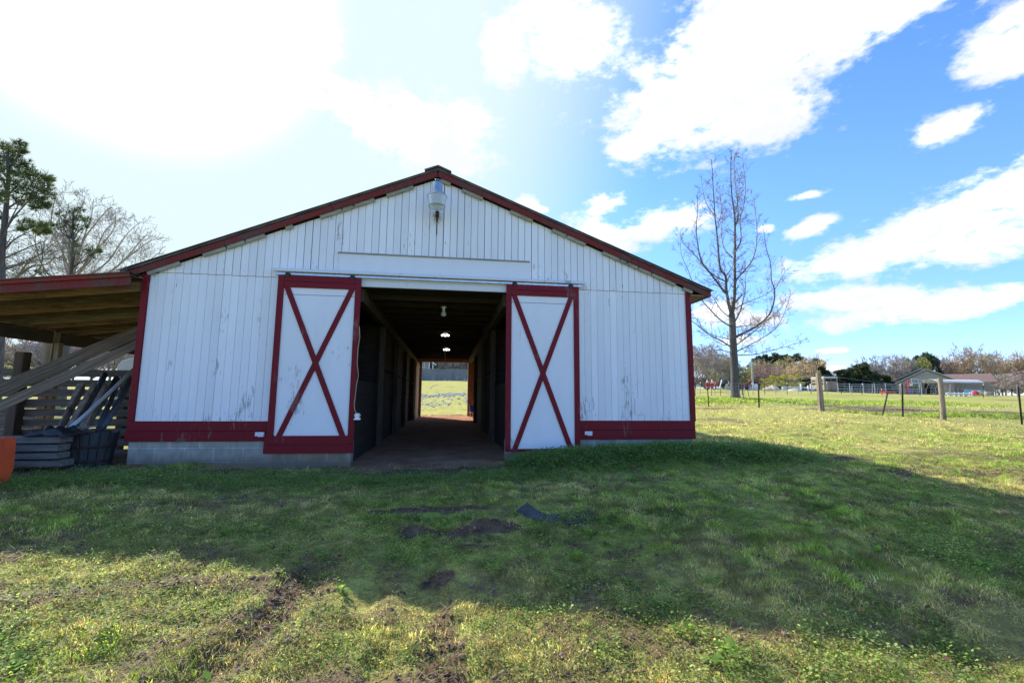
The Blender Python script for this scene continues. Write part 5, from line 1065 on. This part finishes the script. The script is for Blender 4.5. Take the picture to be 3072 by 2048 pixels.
# ------------------------------------------------------------------ meadow fences
def tpost(u, vt, Y, root, lean=(0, 0), vb=None, mat='rust', tip=True, w=1.):
    p = at(u, vt, Y); ub = u+lean[0]; b = at(ub, vb, Y) if vb else Vector((p.x, Y, 0)); g = h1(b.x, Y)-.12
    m = MB(); d = Vector((b.x, Y, g)); m.beam(d, p, .012*w, .05*w, (0, 1, 0)); m.beam(d+Vector((0, .02, 0)), p+Vector((0, .02, 0)), .045*w, .012*w, (0, 1, 0))
    n = 14
    for k in range(3, n): q = d.lerp(p, k/n); m.box((q.x-.011, q.y-.036, q.z-.01), (q.x+.011, q.y-.02, q.z+.01))
    o = m.build('t_post', mat, root)
    if tip: m = MB(); q = d.lerp(p, .93); m.beam(q, p+Vector((0, 0, .012)), .05*w, .056*w, (0, 1, 0)); m.build('painted_tip', 'white', o)
    return d, p
wf = thing('wire_fence', 'wire field fence with rusty steel posts and two stout wooden posts crossing the meadow', 'fence', (20, 18, h1(20, 18)))
ends = []
ends.append(tpost(2121.4, 1141, 24.3, wf, (5.5, 0), 1219)); ends.append(tpost(2276, 1145.5, 24.5, wf, (2.5, 0), 1223, tip=False)); tpost(2258+17, 1148, 24.6, wf, (1, 0), 1215, tip=False)
def wpost(u0, v0, u1, v1, Y, r, mat, root):
    p = at(u0, v0, Y); b = at(u1, v1, Y); b.z = h1(b.x, Y)-.2; m = MB(); m.tube([b, b.lerp(p, .5)+Vector((.01, 0, 0)), p], [r*1.08, r, r*.93], 12); o = m.build('wooden_post', mat, root, smooth=False); return b, p
W1 = wpost(2452+4, 1117, 2467, 1233, 18.7, .095, 'post', wf); ends.append(W1)
m = MB(); b = W1[0]; p = W1[1]; m.beam(b+Vector((-.12, .02, .1)), p+Vector((-.085, .02, -.04)), .03, .12); m.build('splint_board', 'post', wf)
D = tpost(2707, 1151, 17.78, wf, (1.2, 0), 1245, tip=False, w=1.25); ends.append(D)
tpost(2664, 1176, 18.0, wf, (-21, 0), 1229, tip=False)
W2 = wpost(2820, 1134, 2829, 1242, 17.34, .098, 'post', wf); ends.append(W2)
E_ = tpost(3055, 1159, 16.5, wf, (12, 0), 1277, tip=False, w=1.25); ends.append(E_)
E2 = (E_[0]+Vector((3.2, -.9, -.05)), E_[1]+Vector((3.2, -.9, -.03))); ends.append(E2)
A0 = (Vector((5.5, 24.6, h1(5.5, 24.6))), Vector((5.5, 24.6, h1(5.5, 24.6)+1.3))); ends.insert(0, A0); m = MB(); m.beam(A0[0], A0[1], .05, .05, (0, 1, 0)); m.build('t_post', 'rust', wf)
ends = [ends[i] for i in (0, 1, 2, 3, 4, 5, 6, 7)]
for k, f in enumerate((.96, .82, .70, .58, .47, .36, .25, .15)):
    m = MB()
    for (b0, p0), (b1, p1) in zip(ends[:-1], ends[1:]):
        a = b0.lerp(p0, f); c = b1.lerp(p1, f); m.tube([a, a.lerp(c, .5)+Vector((0, 0, -.025-.01*(k % 3))), c], .0035 if k else .005, 3, cap=False)
    m.build('wire_strand', 'galv', wf)
for (b0, p0), (b1, p1) in zip(ends[:-1], ends[1:]):
    m = MB(); n = int((b1-b0).length/.3)
    for i in range(1, n): t = i/n; m.tube([b0.lerp(p0, .15).lerp(b1.lerp(p1, .15), t), b0.lerp(p0, .82).lerp(b1.lerp(p1, .82), t)+Vector((0, 0, -.02))], .0022, 3, cap=False)
    m.build('wire_mesh', 'galv', wf)
pfn = thing('wire_fence', 'farther wire fence on thin posts along the paddock behind the tall bare tree', 'fence', (35, 44, h1(35, 44)))
PS = [2030, 2081, 2085, 2101, 2136, 2144, 2163, 2200, 2227, 2260, 2293, 2327, 2361, 2397, 2433, 2480, 2523, 2555, 2587, 2617, 2646, 2700, 2761, 2850, 2950, 3050, 3150]; tops = []
for i, u in enumerate(PS):
    Y = 43.5+.002*(u-2100); vt = 1148+rnd.uniform(-3, 3)+(6 if u > 2500 else 0); vt = 1152 if u > 2600 else vt
    tops.append(tpost(u, vt, Y, pfn, (rnd.uniform(-1.5, 2), 0), 1186, mat='galv' if i % 2 else 'rust', tip=(i % 3 == 0), w=1.1))
for f in (.95, .72, .5, .3):
    m = MB()
    for (b0, p0), (b1, p1) in zip(tops[:-1], tops[1:]): m.tube([b0.lerp(p0, f), b1.lerp(p1, f)], .008, 3, cap=False)
    m.build('wire_strand', 'galv', pfn)
# pipe corral
pc = thing('pipe_corral', 'grey pipe corral fence with upright bars in front of the dark cedars and house', 'fence', (60, 62, h1(60, 62)))
for v in (1152, 1157.5, 1166, 1173):
    m = MB(); pts = [at(u, v+(.4 if u > 2600 else 0), 62) for u in (2512, 2580, 2650, 2720, 2762)]; m.tube(pts, .035, 6, cap=False); m.build('rail', 'steel', pc)
for u in (2512, 2548, 2588, 2622, 2655, 2702, 2757, 2762):
    p = at(u, 1149, 62); m = MB(); m.tube([(p.x, 62, h1(p.x, 62)-.1), p], .055, 7); m.build('post', 'steel', pc)
m = MB()
for u in range(2532, 2662, 5): p = at(u, 1159, 62.1); m.tube([(p.x, 62.1, h1(p.x, 62)-.02), p], .03, 4)
m.build('bars', 'galv', pc)
# white board fence
wb = thing('rail_fence', 'short white board fence panels with thick white posts in the far paddock', 'fence', (at(2400, 1160, 52).x, 52, h1(42, 52)))
for v in (1160.5, 1165, 1169.5): m = MB(); a = at(2347, v, 52); b = at(2402, v+.4, 52); m.beam(a, b, .03, .09); m.build('rail', 'white', wb)
for u, v in ((2347.5, 1160), (2402, 1150), (2424, 1156), (2432, 1151)): p = at(u, v, 52); m = MB(); m.box((p.x-.07, 51.95, h1(p.x, 52)-.1), (p.x+.07, 52.07, p.z)); m.build('post', 'white', wb)
m = MB(); a = at(2404, 1162, 52); b = at(2450, 1164, 52.5); m.beam(a, b, .04, .10); m.build('rail', 'white', wb)
m = MB(); a = at(2406, 1168, 52); b = at(2450, 1170, 52); m.box((a.x, 52.02, h1(a.x, 52)), (b.x, 52.3, a.z)); solo(m.build('feed_trough', 'pipeblue', loc=(a.x, 52.1, h1(a.x, 52))), 'dark low trough behind the white posts left of the livestock trailer', 'trough')
# utility pole
p = at(2253.6, 1076, 65); g = h1(p.x, 65); up_ = thing('utility_pole', 'pale utility pole with transformer can and bracket lamp behind the meadow', 'utility pole', (p.x, 65, g))
m = MB(); m.tube([(p.x+.06, 65, g-.3), (p.x, 65, p.z)], [.14, .10], 10); m.build('pole', 'pvc', up_)
q = at(2251.5, 1091, 65); m = MB(); m.tube([(q.x-.12, 64.85, q.z-.35), (q.x-.12, 64.85, q.z+.3)], .2, 12); m.build('transformer', 'steel', up_)
m = MB(); m.tube([(p.x, 65, q.z-.2), (p.x+.3, 64.9, q.z+.1), (p.x+.42, 64.9, q.z+.12)], .03, 6); m.lathe([(.001, q.z+.16), (.16, q.z+.10), (.12, q.z-.05), (.001, q.z-.06)], (p.x+.42, 64.9, 0), 10); m.build('lamp_arm', 'steel', up_)
# red tractor with canopy
TYY = 66.0
def tpt(u, v, dy=0): return at(u, v, TYY+dy)
p = tpt(2255, 1165); g = h1(p.x, TYY); s1 = TYY/F
tr_ = thing('tractor', 'old red tractor with flat canopy parked on the far paddock beside the utility pole', 'tractor', (p.x, TYY, g))
def bxp(u0, v0, u1, v1, y0, y1, name, mat, bev=.03): a = tpt(u0, v1); b = tpt(u1, v0); return MB().box((a.x, TYY+y0, a.z), (b.x, TYY+y1, b.z)).build(name, mat, tr_, bevel=bev)
bxp(2229, 1148.5, 2254, 1159, .55, 1.25, 'hood', 'tractor', .12); bxp(2227, 1150, 2228.8, 1162, .6, 1.2, 'grille', 'darksteel'); bxp(2232, 1159.2, 2258, 1162.5, .65, 1.15, 'chassis', 'darksteel')
for dy in (.1, 1.5):
    c = tpt(2269, 1159.5); m = MB(); ring = [(c.x+.62*math.cos(t), TYY+dy, c.z+.62*math.sin(t)) for t in np.linspace(0, 6.283, 22)]
    m.tube(ring, .15, 7, cap=False); wh = m.build('rear_wheel', 'tyre', tr_, smooth=True); m = MB(); m.tube([(c.x, TYY+dy-.08, c.z), (c.x, TYY+dy+.08, c.z)], .46, 18); m.build('rim', 'steel', wh)
    m = MB(); pts = [(c.x+.82*math.cos(t), TYY+dy, c.z+.82*math.sin(t)) for t in np.linspace(.35, 2.6, 9)]
    for k in range(8): m.beam(pts[k], pts[k+1], .34, .03, (0, 0, 1) if k not in (0,) else (1, 0, 0))
    m.build('fender', 'tractor', tr_)
    c = tpt(2235, 1163.5); m = MB(); m.tube([(c.x+.3*math.cos(t), TYY+dy+.05*(1-dy), c.z+.3*math.sin(t)) for t in np.linspace(0, 6.283, 16)], .1, 6, cap=False); m.build('front_wheel', 'tyre', tr_, smooth=True)
bxp(2257.5, 1137, 2285, 1138.6, 0, 1.7, 'canopy', 'shingle', .02)
for u in (2260, 2273):
    for dy in (.15, 1.5): a = tpt(u, 1162); b = tpt(u, 1138.6); m = MB(); m.beam((a.x, TYY+dy, a.z), (b.x, TYY+dy, b.z), .06, .06, (0, 1, 0)); m.build('canopy_post', 'darksteel', tr_)
bxp(2262, 1151, 2267, 1157, .6, 1.1, 'seat', 'black'); m = MB(); a = tpt(2257, 1153); m.tube([a+Vector((0, .85, 0)), a+Vector((-.1, .85, .4))], .02, 5); m.tube([(a.x-.1+.2*math.cos(t), TYY+.85+.2*math.sin(t), a.z+.4) for t in np.linspace(0, 6.283, 12)], .02, 4); m.build('steering_wheel', 'darksteel', tr_)
# red hay rake by the tree
HYY = 50.0; p = at(2133, 1155, HYY); g = h1(p.x, HYY); hr = thing('hay_rake', 'bright red hay tedder with curved arms just right of the barn corner', 'hay rake', (p.x, HYY, g))
m = MB(); m.tube([at(2117, 1152, HYY), at(2150, 1151, HYY)], .07, 6); m.tube([at(2117, 1156, HYY), at(2148, 1155.5, HYY)], .06, 6); m.build('frame', 'redp', hr)
for u in (2119, 2126, 2134, 2141, 2147):
    m = MB(); c = at(u, 1155, HYY); m.tube([(c.x-.1, HYY-.1, c.z-.35), (c.x-.13, HYY-.1, c.z+.1), (c.x, HYY-.1, c.z+.38), (c.x+.16, HYY-.1, c.z+.2), (c.x+.12, HYY-.1, c.z-.2)], .035, 5); m.build('tine_arm', 'redp', hr)
for u in (2122, 2143): c = at(u, 1162, HYY); m = MB(); m.tube([(c.x+.22*math.cos(t), HYY, c.z+.22*math.sin(t)) for t in np.linspace(0, 6.283, 14)], .07, 6, cap=False); m.build('wheel', 'tyre', hr)
m = MB(); m.tube([at(2122, 1142, 51), at(2121, 1160, 51)], .03, 5); m.tube([at(2136, 1138, 51), at(2131, 1160, 51)], .035, 5); m.tube([at(2136, 1138, 51), at(2139, 1150, 51)], .035, 5); m.build('drawbar', 'white', hr)
m = MB(); m.tube([at(2165.5, 1139, 52), at(2163, 1150, 52), at(2161, 1159, 52), at(2156, 1163, 52), at(2148, 1164, 52)], .07, 7); solo(m.build('curved_pipe', 'white', loc=tuple(at(2155, 1162, 52)), smooth=True), 'white curved pipe standing left of the tall bare tree, behind the fence', 'pipe')
# small grey implement with a yellow seat left of the trunk
p = at(2186, 1155, 54); im = thing('farm_implement', 'grey and yellow spindly farm implement just left of the tall tree trunk', 'farm implement', (p.x, 54, h1(p.x, 54)))
m = MB(); m.tube([at(2176, 1164, 54), at(2186, 1150, 54), at(2198, 1156, 54)], .05, 5); m.tube([at(2186, 1150, 54), at(2187, 1141, 54)], .05, 5); m.tube([at(2180, 1160, 54), at(2197, 1163, 54)], .06, 5); m.build('frame', 'steel', im)
for u in (2179, 2190): c = at(u, 1162, 54); m = MB(); m.tube([(c.x+.26*math.cos(t), 53.9, c.z+.26*math.sin(t)) for t in np.linspace(0, 6.283, 14)], .04, 5, cap=False); m.tube([(c.x-.26, 53.9, c.z), (c.x+.26, 53.9, c.z)], .02, 4); m.tube([(c.x, 53.9, c.z-.26), (c.x, 53.9, c.z+.26)], .02, 4); m.build('wheel', 'steel', im)
a = at(2181, 1155, 54); m = MB(); m.box((a.x-.14, 53.9, a.z), (a.x+.14, 54.1, a.z+.12)); m.build('seat', 'yellow', im, bevel=.03)
def heap(u, v, Y, w, h, mat, name, lab, cat, seed):
    p = at(u, v, Y); g = h1(p.x, Y); rnd.seed(seed); m = MB(); n = 14; vs = [(0, 0, h)]; 
    for r, f in ((.35, .72), (.7, .35), (1, -.05)):
        for k in range(n): t = 6.283*k/n; vs.append((math.cos(t)*w/2*r*rnd.uniform(.85, 1.1), math.sin(t)*w/2*r*rnd.uniform(.85, 1.1), h*f*rnd.uniform(.8, 1.2) if f > 0 else -.1))
    fs = [(0, 1+k, 1+(k+1) % n) for k in range(n)]+[(1+a*n+k, 1+(a+1)*n+k, 1+(a+1)*n+(k+1) % n, 1+a*n+(k+1) % n) for a in range(2) for k in range(n)]
    m.add([(x+p.x, y+Y, z+g) for x, y, z in vs], fs); solo(m.build(name, mat, loc=(p.x, Y, g)), lab, cat)
heap(2318, 1165, 60, 2.2, .75, 'sand', 'dirt_pile', 'pale dirt pile right of the tractor', 'dirt pile', 1); heap(2302, 1168, 58, 1.6, .4, 'sand', 'dirt_pile', 'lower spread of dirt in front of the pale dirt pile', 'dirt pile', 2); heap(2383, 1170, 50.5, 2.0, .3, 'sand', 'dirt_pile', 'low reddish dirt pile in front of the white board fence', 'dirt pile', 3)
m = MB(); a = at(2329, 1169, 62); b = at(2347, 1158.5, 62); m.box((a.x, 62, a.z+.35), (b.x, 64, a.z+.5)); m.box((a.x, 62, a.z+.5), (b.x, 62.06, b.z)); m.box((a.x, 63.94, a.z+.5), (b.x, 64, b.z)); fb = thing('flat_trailer', 'dark low flat trailer between the dirt pile and the white board fence', 'trailer', ((a.x+b.x)/2, 63, a.z)); m.build('bed', 'rust', fb)
for u in (2333, 2341): c = at(u, 1167, 62); m = MB(); m.tube([(c.x, 61.85, c.z-.05), (c.x, 61.99, c.z-.05)], .28, 14); m.build('wheel', 'tyre', fb)
# livestock trailer
LY = 66.0; p = at(2480, 1170, LY); lt = thing('livestock_trailer', 'tan livestock trailer with slatted sides and double rear doors behind the leaning post', 'livestock trailer', (p.x, LY, h1(p.x, LY)))
def lb_(u0, v0, u1, v1, Y0, Y1, name, mat, root=lt, bev=0): a = at(u0, v1, Y0); b = at(u1, v0, Y0); return MB().box((a.x, Y0, a.z), (b.x, Y1, b.z)).build(name, mat, root, bevel=bev)
bd = lb_(2474, 1131, 2512.5, 1171, LY, LY+2.7, 'body', 'tan', bev=.06)
lb_(2473, 1129.8, 2513.5, 1133, LY-.03, LY+2.8, 'roof', 'canvas', bev=.05)
for u0, u1 in ((2476, 2492), (2493.5, 2510.5)): dd_ = lb_(u0, 1134.5, u1, 1169.5, LY-.05, LY-.004, 'rear_door', 'trailerdoor'); a = at(u0+1, 1143, LY-.09); b = at(u1-1, 1136, LY-.09); MB().box((a.x, LY-.07, a.z), (b.x, LY-.052, b.z)).build('slot', 'openshade', dd_)  # slots are near-black panels, shade of the openings painted on
a = at(2474, 1171, LY); b = at(2474, 1134, LY)
for k in range(3):
    for zz in (.35, .85): m = MB(); m.box((a.x-.03, LY+.2+k*.82, b.z-zz-.16), (a.x-.004, LY+.85+k*.82, b.z-zz+.1)); m.build('slot', 'openshade', bd)
for k in range(2): m = MB(); cy_ = LY+.9+k*.8; m.tube([(a.x-.12, cy_, a.z), (a.x-.02, cy_, a.z)], .33, 16); m.build('wheel', 'tyre', lt)
m = MB(); m.box((a.x-.02, LY-.02, a.z-.2), (at(2512, 1171, LY).x, LY+3.4, a.z)); m.build('chassis', 'darksteel', lt)

# ------------------------------------------------------------------ far house with carport, greenhouse and yard toys
class Frame:
    """a vertical plane square to the line of sight through (u, v); local x right, y away, z up from the ground"""
    def __init__(s, u, v, Y, turn=0.):
        s.o = at(u, v, Y); s.az = math.atan2(s.o.x, s.o.y)+turn; s.e = Vector((math.cos(s.az), -math.sin(s.az), 0)); s.n = Vector((math.sin(s.az), math.cos(s.az), 0)); s.o.z = h1(s.o.x, s.o.y)
    def q(s, u, v, dy=0.):
        d = ray(u, v); c = Vector((0, 0, CZ)); t = ((s.o-c).dot(s.n)+dy)/d.dot(s.n); p = c+d*t-s.o; return p.dot(s.e), p.z
FR = Frame(2780, 1183, 88.0, -.06)
fh = thing('house', 'grey-gabled house with brick columns, carport and red-brown roof at the far right', 'house', tuple(FR.o), rz=-FR.az)
def FB(m, name, mat, p=fh, **k): 
    m.v = [tuple(Vector(v)+wloc(p)) for v in m.v]; return m.build(name, mat, p, **k)
xa, za = FR.q(2696, 1149); xb, zb_ = FR.q(2779, 1108.5); xc, zc = FR.q(2866, 1141); _, zo = FR.q(2760, 1149.5)
FB(MB().prism([(xa+.3, zo), (xc-.3, zo), (xc-.1, zc), (xb, zb_-.1), (xa+.1, za)], 0, .3), 'gable_wall', 'housegrey')
for (x0, z0), (x1, z1_) in (((xb, zb_), (xa-.7, za-.25)), ((xb, zb_), (xc+.7, zc-.3))):
    m = MB(); m.add([(x0, -.6, z0+.25), (x0, 12, z0+.25), (x1, 12, z1_+.25), (x1, -.6, z1_+.25), (x0, -.6, z0+.05), (x0, 12, z0+.05), (x1, 12, z1_+.05), (x1, -.6, z1_+.05)], [(0, 1, 2, 3), (7, 6, 5, 4), (0, 3, 7, 4), (3, 2, 6, 7), (2, 1, 5, 6)]); FB(m, 'roof', 'shinglegrey')
    m = MB(); m.beam((x0, -.63, z0+.12), (x1, -.63, z1_+.12), .05, .25, (0, 0, 1)); FB(m, 'trim_board', 'eave')
xd, zd = FR.q(2664, 1150.5, 5); xe, ze = FR.q(2768, 1104.5, 5)
FB(MB().prism([(xd+.5, -.3), (xe, -.3), (xe, ze-.2), (xd+.5, zd-.1)], 5, 5.3), 'gable_wall', 'housegrey')
m = MB(); m.add([(xe, 4.4, ze+.2), (xe, 16, ze+.2), (xd-.6, 16, zd-.15), (xd-.6, 4.4, zd-.15), (xe, 4.4, ze), (xe, 16, ze), (xd-.6, 16, zd-.35), (xd-.6, 4.4, zd-.35)], [(0, 1, 2, 3), (7, 6, 5, 4), (0, 3, 7, 4), (3, 2, 6, 7)]); FB(m, 'roof', 'shinglegrey')
FB(MB().beam((xe, 4.37, ze+.1), (xd-.6, 4.37, zd-.25), .05, .25, (0, 0, 1)), 'trim_board', 'eave')
for u0, u1 in ((2695, 2714), (2826, 2862)): FB(MB().box((FR.q(u0, 1150)[0], .02, -.4), (FR.q(u1, 1150)[0], .9, zo-.002)), 'column', 'brick')
FB(MB().box((FR.q(2695, 1150)[0]+.2, 6, -.3), (xc, 6.2, zo)), 'carport_wall', 'openshade'); FB(MB().box((FR.q(2695, 1150)[0]+.2, .35, zo+.02), (xc, 6.2, zo+.1)), 'carport_ceiling', 'openshade')  # carport shade put into the near-black colour of wall and ceiling
x, z = FR.q(2780, 1117); FB(MB().tube([(x, -.06, z), (x, -.005, z)], .5, 20), 'round_vent', 'eave')
x0, z0 = FR.q(2830, 1146, 4); x1, _ = FR.q(2984, 1146, 4); _, zt2 = FR.q(2900, 1121, 9)
m = MB(); m.add([(x0, 3, z0), (x1+.3, 3, z0-.1), (x1+.3, 9, zt2), (x0, 9, zt2), (x1+.3, 15, z0), (x0, 15, z0)], [(0, 1, 2, 3), (3, 2, 4, 5), (1, 4, 2)]); FB(m, 'roof', 'shingle')
FB(MB().box((x0, 3.8, -.4), (x1-.3, 4.0, z0)), 'wall', 'brick')
x, z = FR.q(2804, 1110, 6); FB(MB().tube([(x, 6, z-1.2), (x, 6, z)], .13, 8), 'vent_pipe', 'white')
# greenhouse
GY = 68.0; xa = at(2797, 1180, GY).x; xb = at(2992, 1180, GY).x; zt = at(2880, 1137, GY).z; g = h1(92, GY); Hh = zt-g; RW = 2.1
gr = thing('greenhouse', 'hoop greenhouse with grey mesh sides and white cover along its top at the far right', 'greenhouse', ((xa+xb)/2, GY, g))
def hoop(x): return [(x, GY+RW-RW*math.cos(t), g-.05+Hh*math.sin(t)**.8) for t in np.linspace(0.001, math.pi-.001, 15)]
for x in np.linspace(xa, xb, 15): m = MB(); m.tube(hoop(x), .03, 5); m.build('hoop', 'galvdark', gr)
m = MB()
for f in (.12, .25, .38, .5): h0 = hoop(xa); k = int(f*14); m.tube([hoop(xa)[k], hoop(xb)[k]], .02, 4)
for x in np.linspace(xa, xb, 58): m.tube(hoop(x)[:7], .014, 3, cap=False)
for k in range(1, 7): m.tube([hoop(xa)[k], hoop(xb)[k]], .009, 3, cap=False)
m.build('wire_panels', 'galvdark', gr)
xc0 = at(2826, 1140, GY).x; xc1 = at(2968, 1140, GY).x; cs = []
for x in (xc0, xc1): cs.append([(a, b-.0, c+.05) for a, b, c in hoop(x)[4:11]])
m = MB(); n = 7; m.add(cs[0]+cs[1], [(i, i+1, n+i+1, n+i) for i in range(n-1)]); o = m.build('cover', 'canvas', gr); so2 = o.modifiers.new('th', 'SOLIDIFY'); so2.thickness = .03
m = MB(); p = hoop(xc0)[4]; m.box((p[0], p[1]-.05, p[2]-.05), (xc1, p[1]+.02, p[2]+.03)); m.build('edge_rail', 'eave', gr)
# objects in front of it
def bar(u0, u1, v, Y, r, mat, lab, rib=True):
    a = at(u0, v, Y); b = at(u1, v, Y); g = h1(a.x, Y); z = max(a.z, g+r); L_ = b.x-a.x; pr = [(r*.8, 0), (r, .04), (r*.97, L_*.3), (r, L_*.33), (r*.97, L_*.36), (r*.97, L_*.64), (r, L_*.67), (r, L_-.04), (r*.8, L_)]
    m = MB(); vs = []; fs = []; n = 14
    for rr, x in pr:
        for k in range(n): t = 6.283*k/n; vs.append((a.x+x, Y+rr*math.cos(t), z+rr*math.sin(t)))
    for i in range(len(pr)-1):
        for k in range(n): fs.append((i*n+k, i*n+(k+1) % n, (i+1)*n+(k+1) % n, (i+1)*n+k))
    fs += [tuple(range(n)), tuple(range(len(vs)-1, len(vs)-n-1, -1))]
    m.add(vs, fs); solo(m.build('barrel', mat, loc=(a.x, Y, z), smooth=False), lab, 'barrel', 'barrels by the greenhouse')
bar(2918, 2931, 1178.5, 63, .34, 'redp', 'red barrel lying before the blue sheet of the greenhouse'); bar(2931.5, 2940, 1178.5, 63, .34, 'yellow', 'yellow barrel touching the right end of the red one'); bar(2954, 2969, 1179.5, 63, .33, 'tan', 'pale tan barrel lying apart at the right by the greenhouse')
m = MB(); a = at(2896, 1177, 66.5); b = at(2956, 1168, 66.5); m.box((a.x, 66.5, a.z), (b.x, 66.6, b.z)); bs = m.build('panel', 'cyan', loc=(a.x, 66.5, a.z), bevel=.02); solo(bs, 'long faded blue sheet standing along the greenhouse behind the barrels', 'sheet')
wpp = thing('pipe_rack', 'white plastic pipes on low stands in front of the greenhouse', 'pipe rack', (at(2870, 1182, 62).x, 62, h1(82, 62)))
for v, r in ((1179, .09), (1181.5, .06)): m = MB(); m.tube([at(2838, v, 62), at(2916, v+1, 62)], r, 8); m.build('pipe', 'white', wpp)
for u in (2844, 2863, 2876, 2891, 2908, 2915): a = at(u, 1177.5, 61.95); m = MB(); m.tube([(a.x-.1, 61.95, h1(a.x, 62)), a, (a.x+.14, 61.95, h1(a.x, 62))], .07, 6); m.build('stand', 'white', wpp)
rk = thing('pallet', 'low weathered wooden pallet platform lying in the grass before the white pipes', 'pallet', (at(2890, 1190, 50).x, 50, h1(70, 50)))
a = at(2863, 1189, 50); b = at(2918, 1189, 50)
for k in range(5): m = MB(); m.box((a.x, 49.8+k*.32, a.z), (b.x, 50.05+k*.32, a.z+.05)); m.build('deck_board', 'greywood', rk)
for f in (.12, .5, .88): x = a.x+(b.x-a.x)*f; m = MB(); m.box((x-.08, 49.85, a.z-.25), (x+.08, 51.2, a.z-.002)); m.build('runner', 'tyre', rk)
# basketball hoop
BYY = 70.0; p = at(2725, 1182, BYY); g = h1(p.x, BYY); bk_ = thing('basketball_hoop', 'basketball hoop on a bright red padded pole in front of the carport', 'basketball hoop', (p.x, BYY, g))
pt = at(2724, 1140, BYY); m = MB(); m.tube([(p.x, BYY, g-.1), (pt.x, BYY, pt.z)], .13, 10); m.build('pole', 'redp', bk_)
a = at(2729, 1149, BYY); b = at(2748, 1136, BYY); m = MB(); m.box((a.x, BYY-.3, a.z), (b.x, BYY-.26, b.z)); bb = m.build('backboard', 'glass', bk_)
m = MB(); w = .05
for q0, q1 in (((a.x-.01, a.z), (a.x+w, b.z)), ((b.x-w, a.z), (b.x+.01, b.z)), ((a.x+w, b.z-w), (b.x-w, b.z)), ((a.x+w, a.z), (b.x-w, a.z+w))): m.box((q0[0], BYY-.32, q0[1]), (q1[0], BYY-.301, q1[1]))
m.build('frame', 'white', bb)
c = at(2733, 1149.5, BYY-.6); m = MB(); m.tube([(c.x+.23*math.cos(t), BYY-.6+.23*math.sin(t), c.z) for t in np.linspace(0, 6.283, 16)], .02, 5, cap=False); m.build('rim', 'redp', bk_)
m = MB()
for k in range(10): t = 6.283*k/10; m.tube([(c.x+.23*math.cos(t), BYY-.6+.23*math.sin(t), c.z), (c.x+.12*math.cos(t+.4), BYY-.6+.12*math.sin(t+.4), c.z-.4)], .02, 3)
m.build('net', 'white', bk_)
m = MB(); a = at(2731, 1181, 75); m.lathe([(.001, a.z-.1), (.3, a.z-.1), (.31, a.z+.3), (.3, a.z+.6), (.31, a.z+.95), (.001, a.z+.95)], (a.x, 75, 0), 14); solo(m.build('barrel', 'blue', loc=(a.x, 75, a.z)), 'upright blue barrel behind the red basketball pole', 'barrel', 'barrels by the greenhouse')
m = MB(); a = at(2656, 1172, 58); b = at(2690, 1180, 58); m.tube([at(2645, 1168, 58), at(2656, 1174, 58), at(2664, 1178, 58)], .09, 7); m.box((a.x, 58, b.z-.1), (b.x, 58.9, b.z+.25)); m.tube([at(2660, 1177, 57.9), at(2686, 1174, 57.9)], .06, 6); solo(m.build('garden_cart', 'tractor', loc=tuple(b)), 'low dark red cart with a raised handle lying before the corral', 'cart')

# ------------------------------------------------------------------ on the lawn: woven mat pieces
mp_ = thing('ground_mat', 'dark blue-grey woven rubber mat half buried in the lawn before the right door', 'mat', (.9, 5.5, h1(.9, 5.5)))
def mat_piece(poly_c, name):
    m = MB(); (x0, y0, x1, y1, w) = poly_c; n = 46; k = 9
    dx, dy = x1-x0, y1-y0; L_ = math.hypot(dx, dy); ux, uy = dx/L_, dy/L_; px_, py_ = -uy, ux
    def P(i, j, dz): 
        s_ = i/n; t = (j/k-.5); bow = .10*math.sin(s_*math.pi)*(1 if name == 'a' else .5); x = x0+dx*s_+px_*(t*w-bow); y = y0+dy*s_+py_*(t*w-bow); return (x, y, h1(x, y)+dz)
    for j in range(k+1): m.tube([P(i, j, .004+(.003 if (i+j) % 2 else 0)) for i in range(0, n+1, 2)], .0095, 4)
    for i in range(0, n+1): m.tube([P(i, j, .006) for j in range(0, k+1, 3)], .006, 3)
    return m.build('mat_strip', 'matdark', mp_)
MT['matdark'] = plain('dark_blue_rubber', (.085, .083, .085), .95, 0, .35)
a = at(1560, 1521, 5.6); g0 = [at(u, v, 1) for u, v in ((1562, 1520), (1690, 1560), (1792, 1545))]
def ground_hit(u, v):
    d = ray(u, v); t = 1.5
    while t < 60:
        p = d*t
        if p.z+CZ <= h1(p.x, p.y): return p
        t += .02
    return d*t
A_, B_, C_ = ground_hit(1566, 1522), ground_hit(1680, 1556), ground_hit(1790, 1545)
mat_piece((A_.x, A_.y, B_.x, B_.y, .20), 'a'); mat_piece((B_.x-.02, B_.y-.02, C_.x, C_.y-.02, .30), 'b')
SC.cycles.max_bounces = 8; SC.cycles.transparent_max_bounces = 6
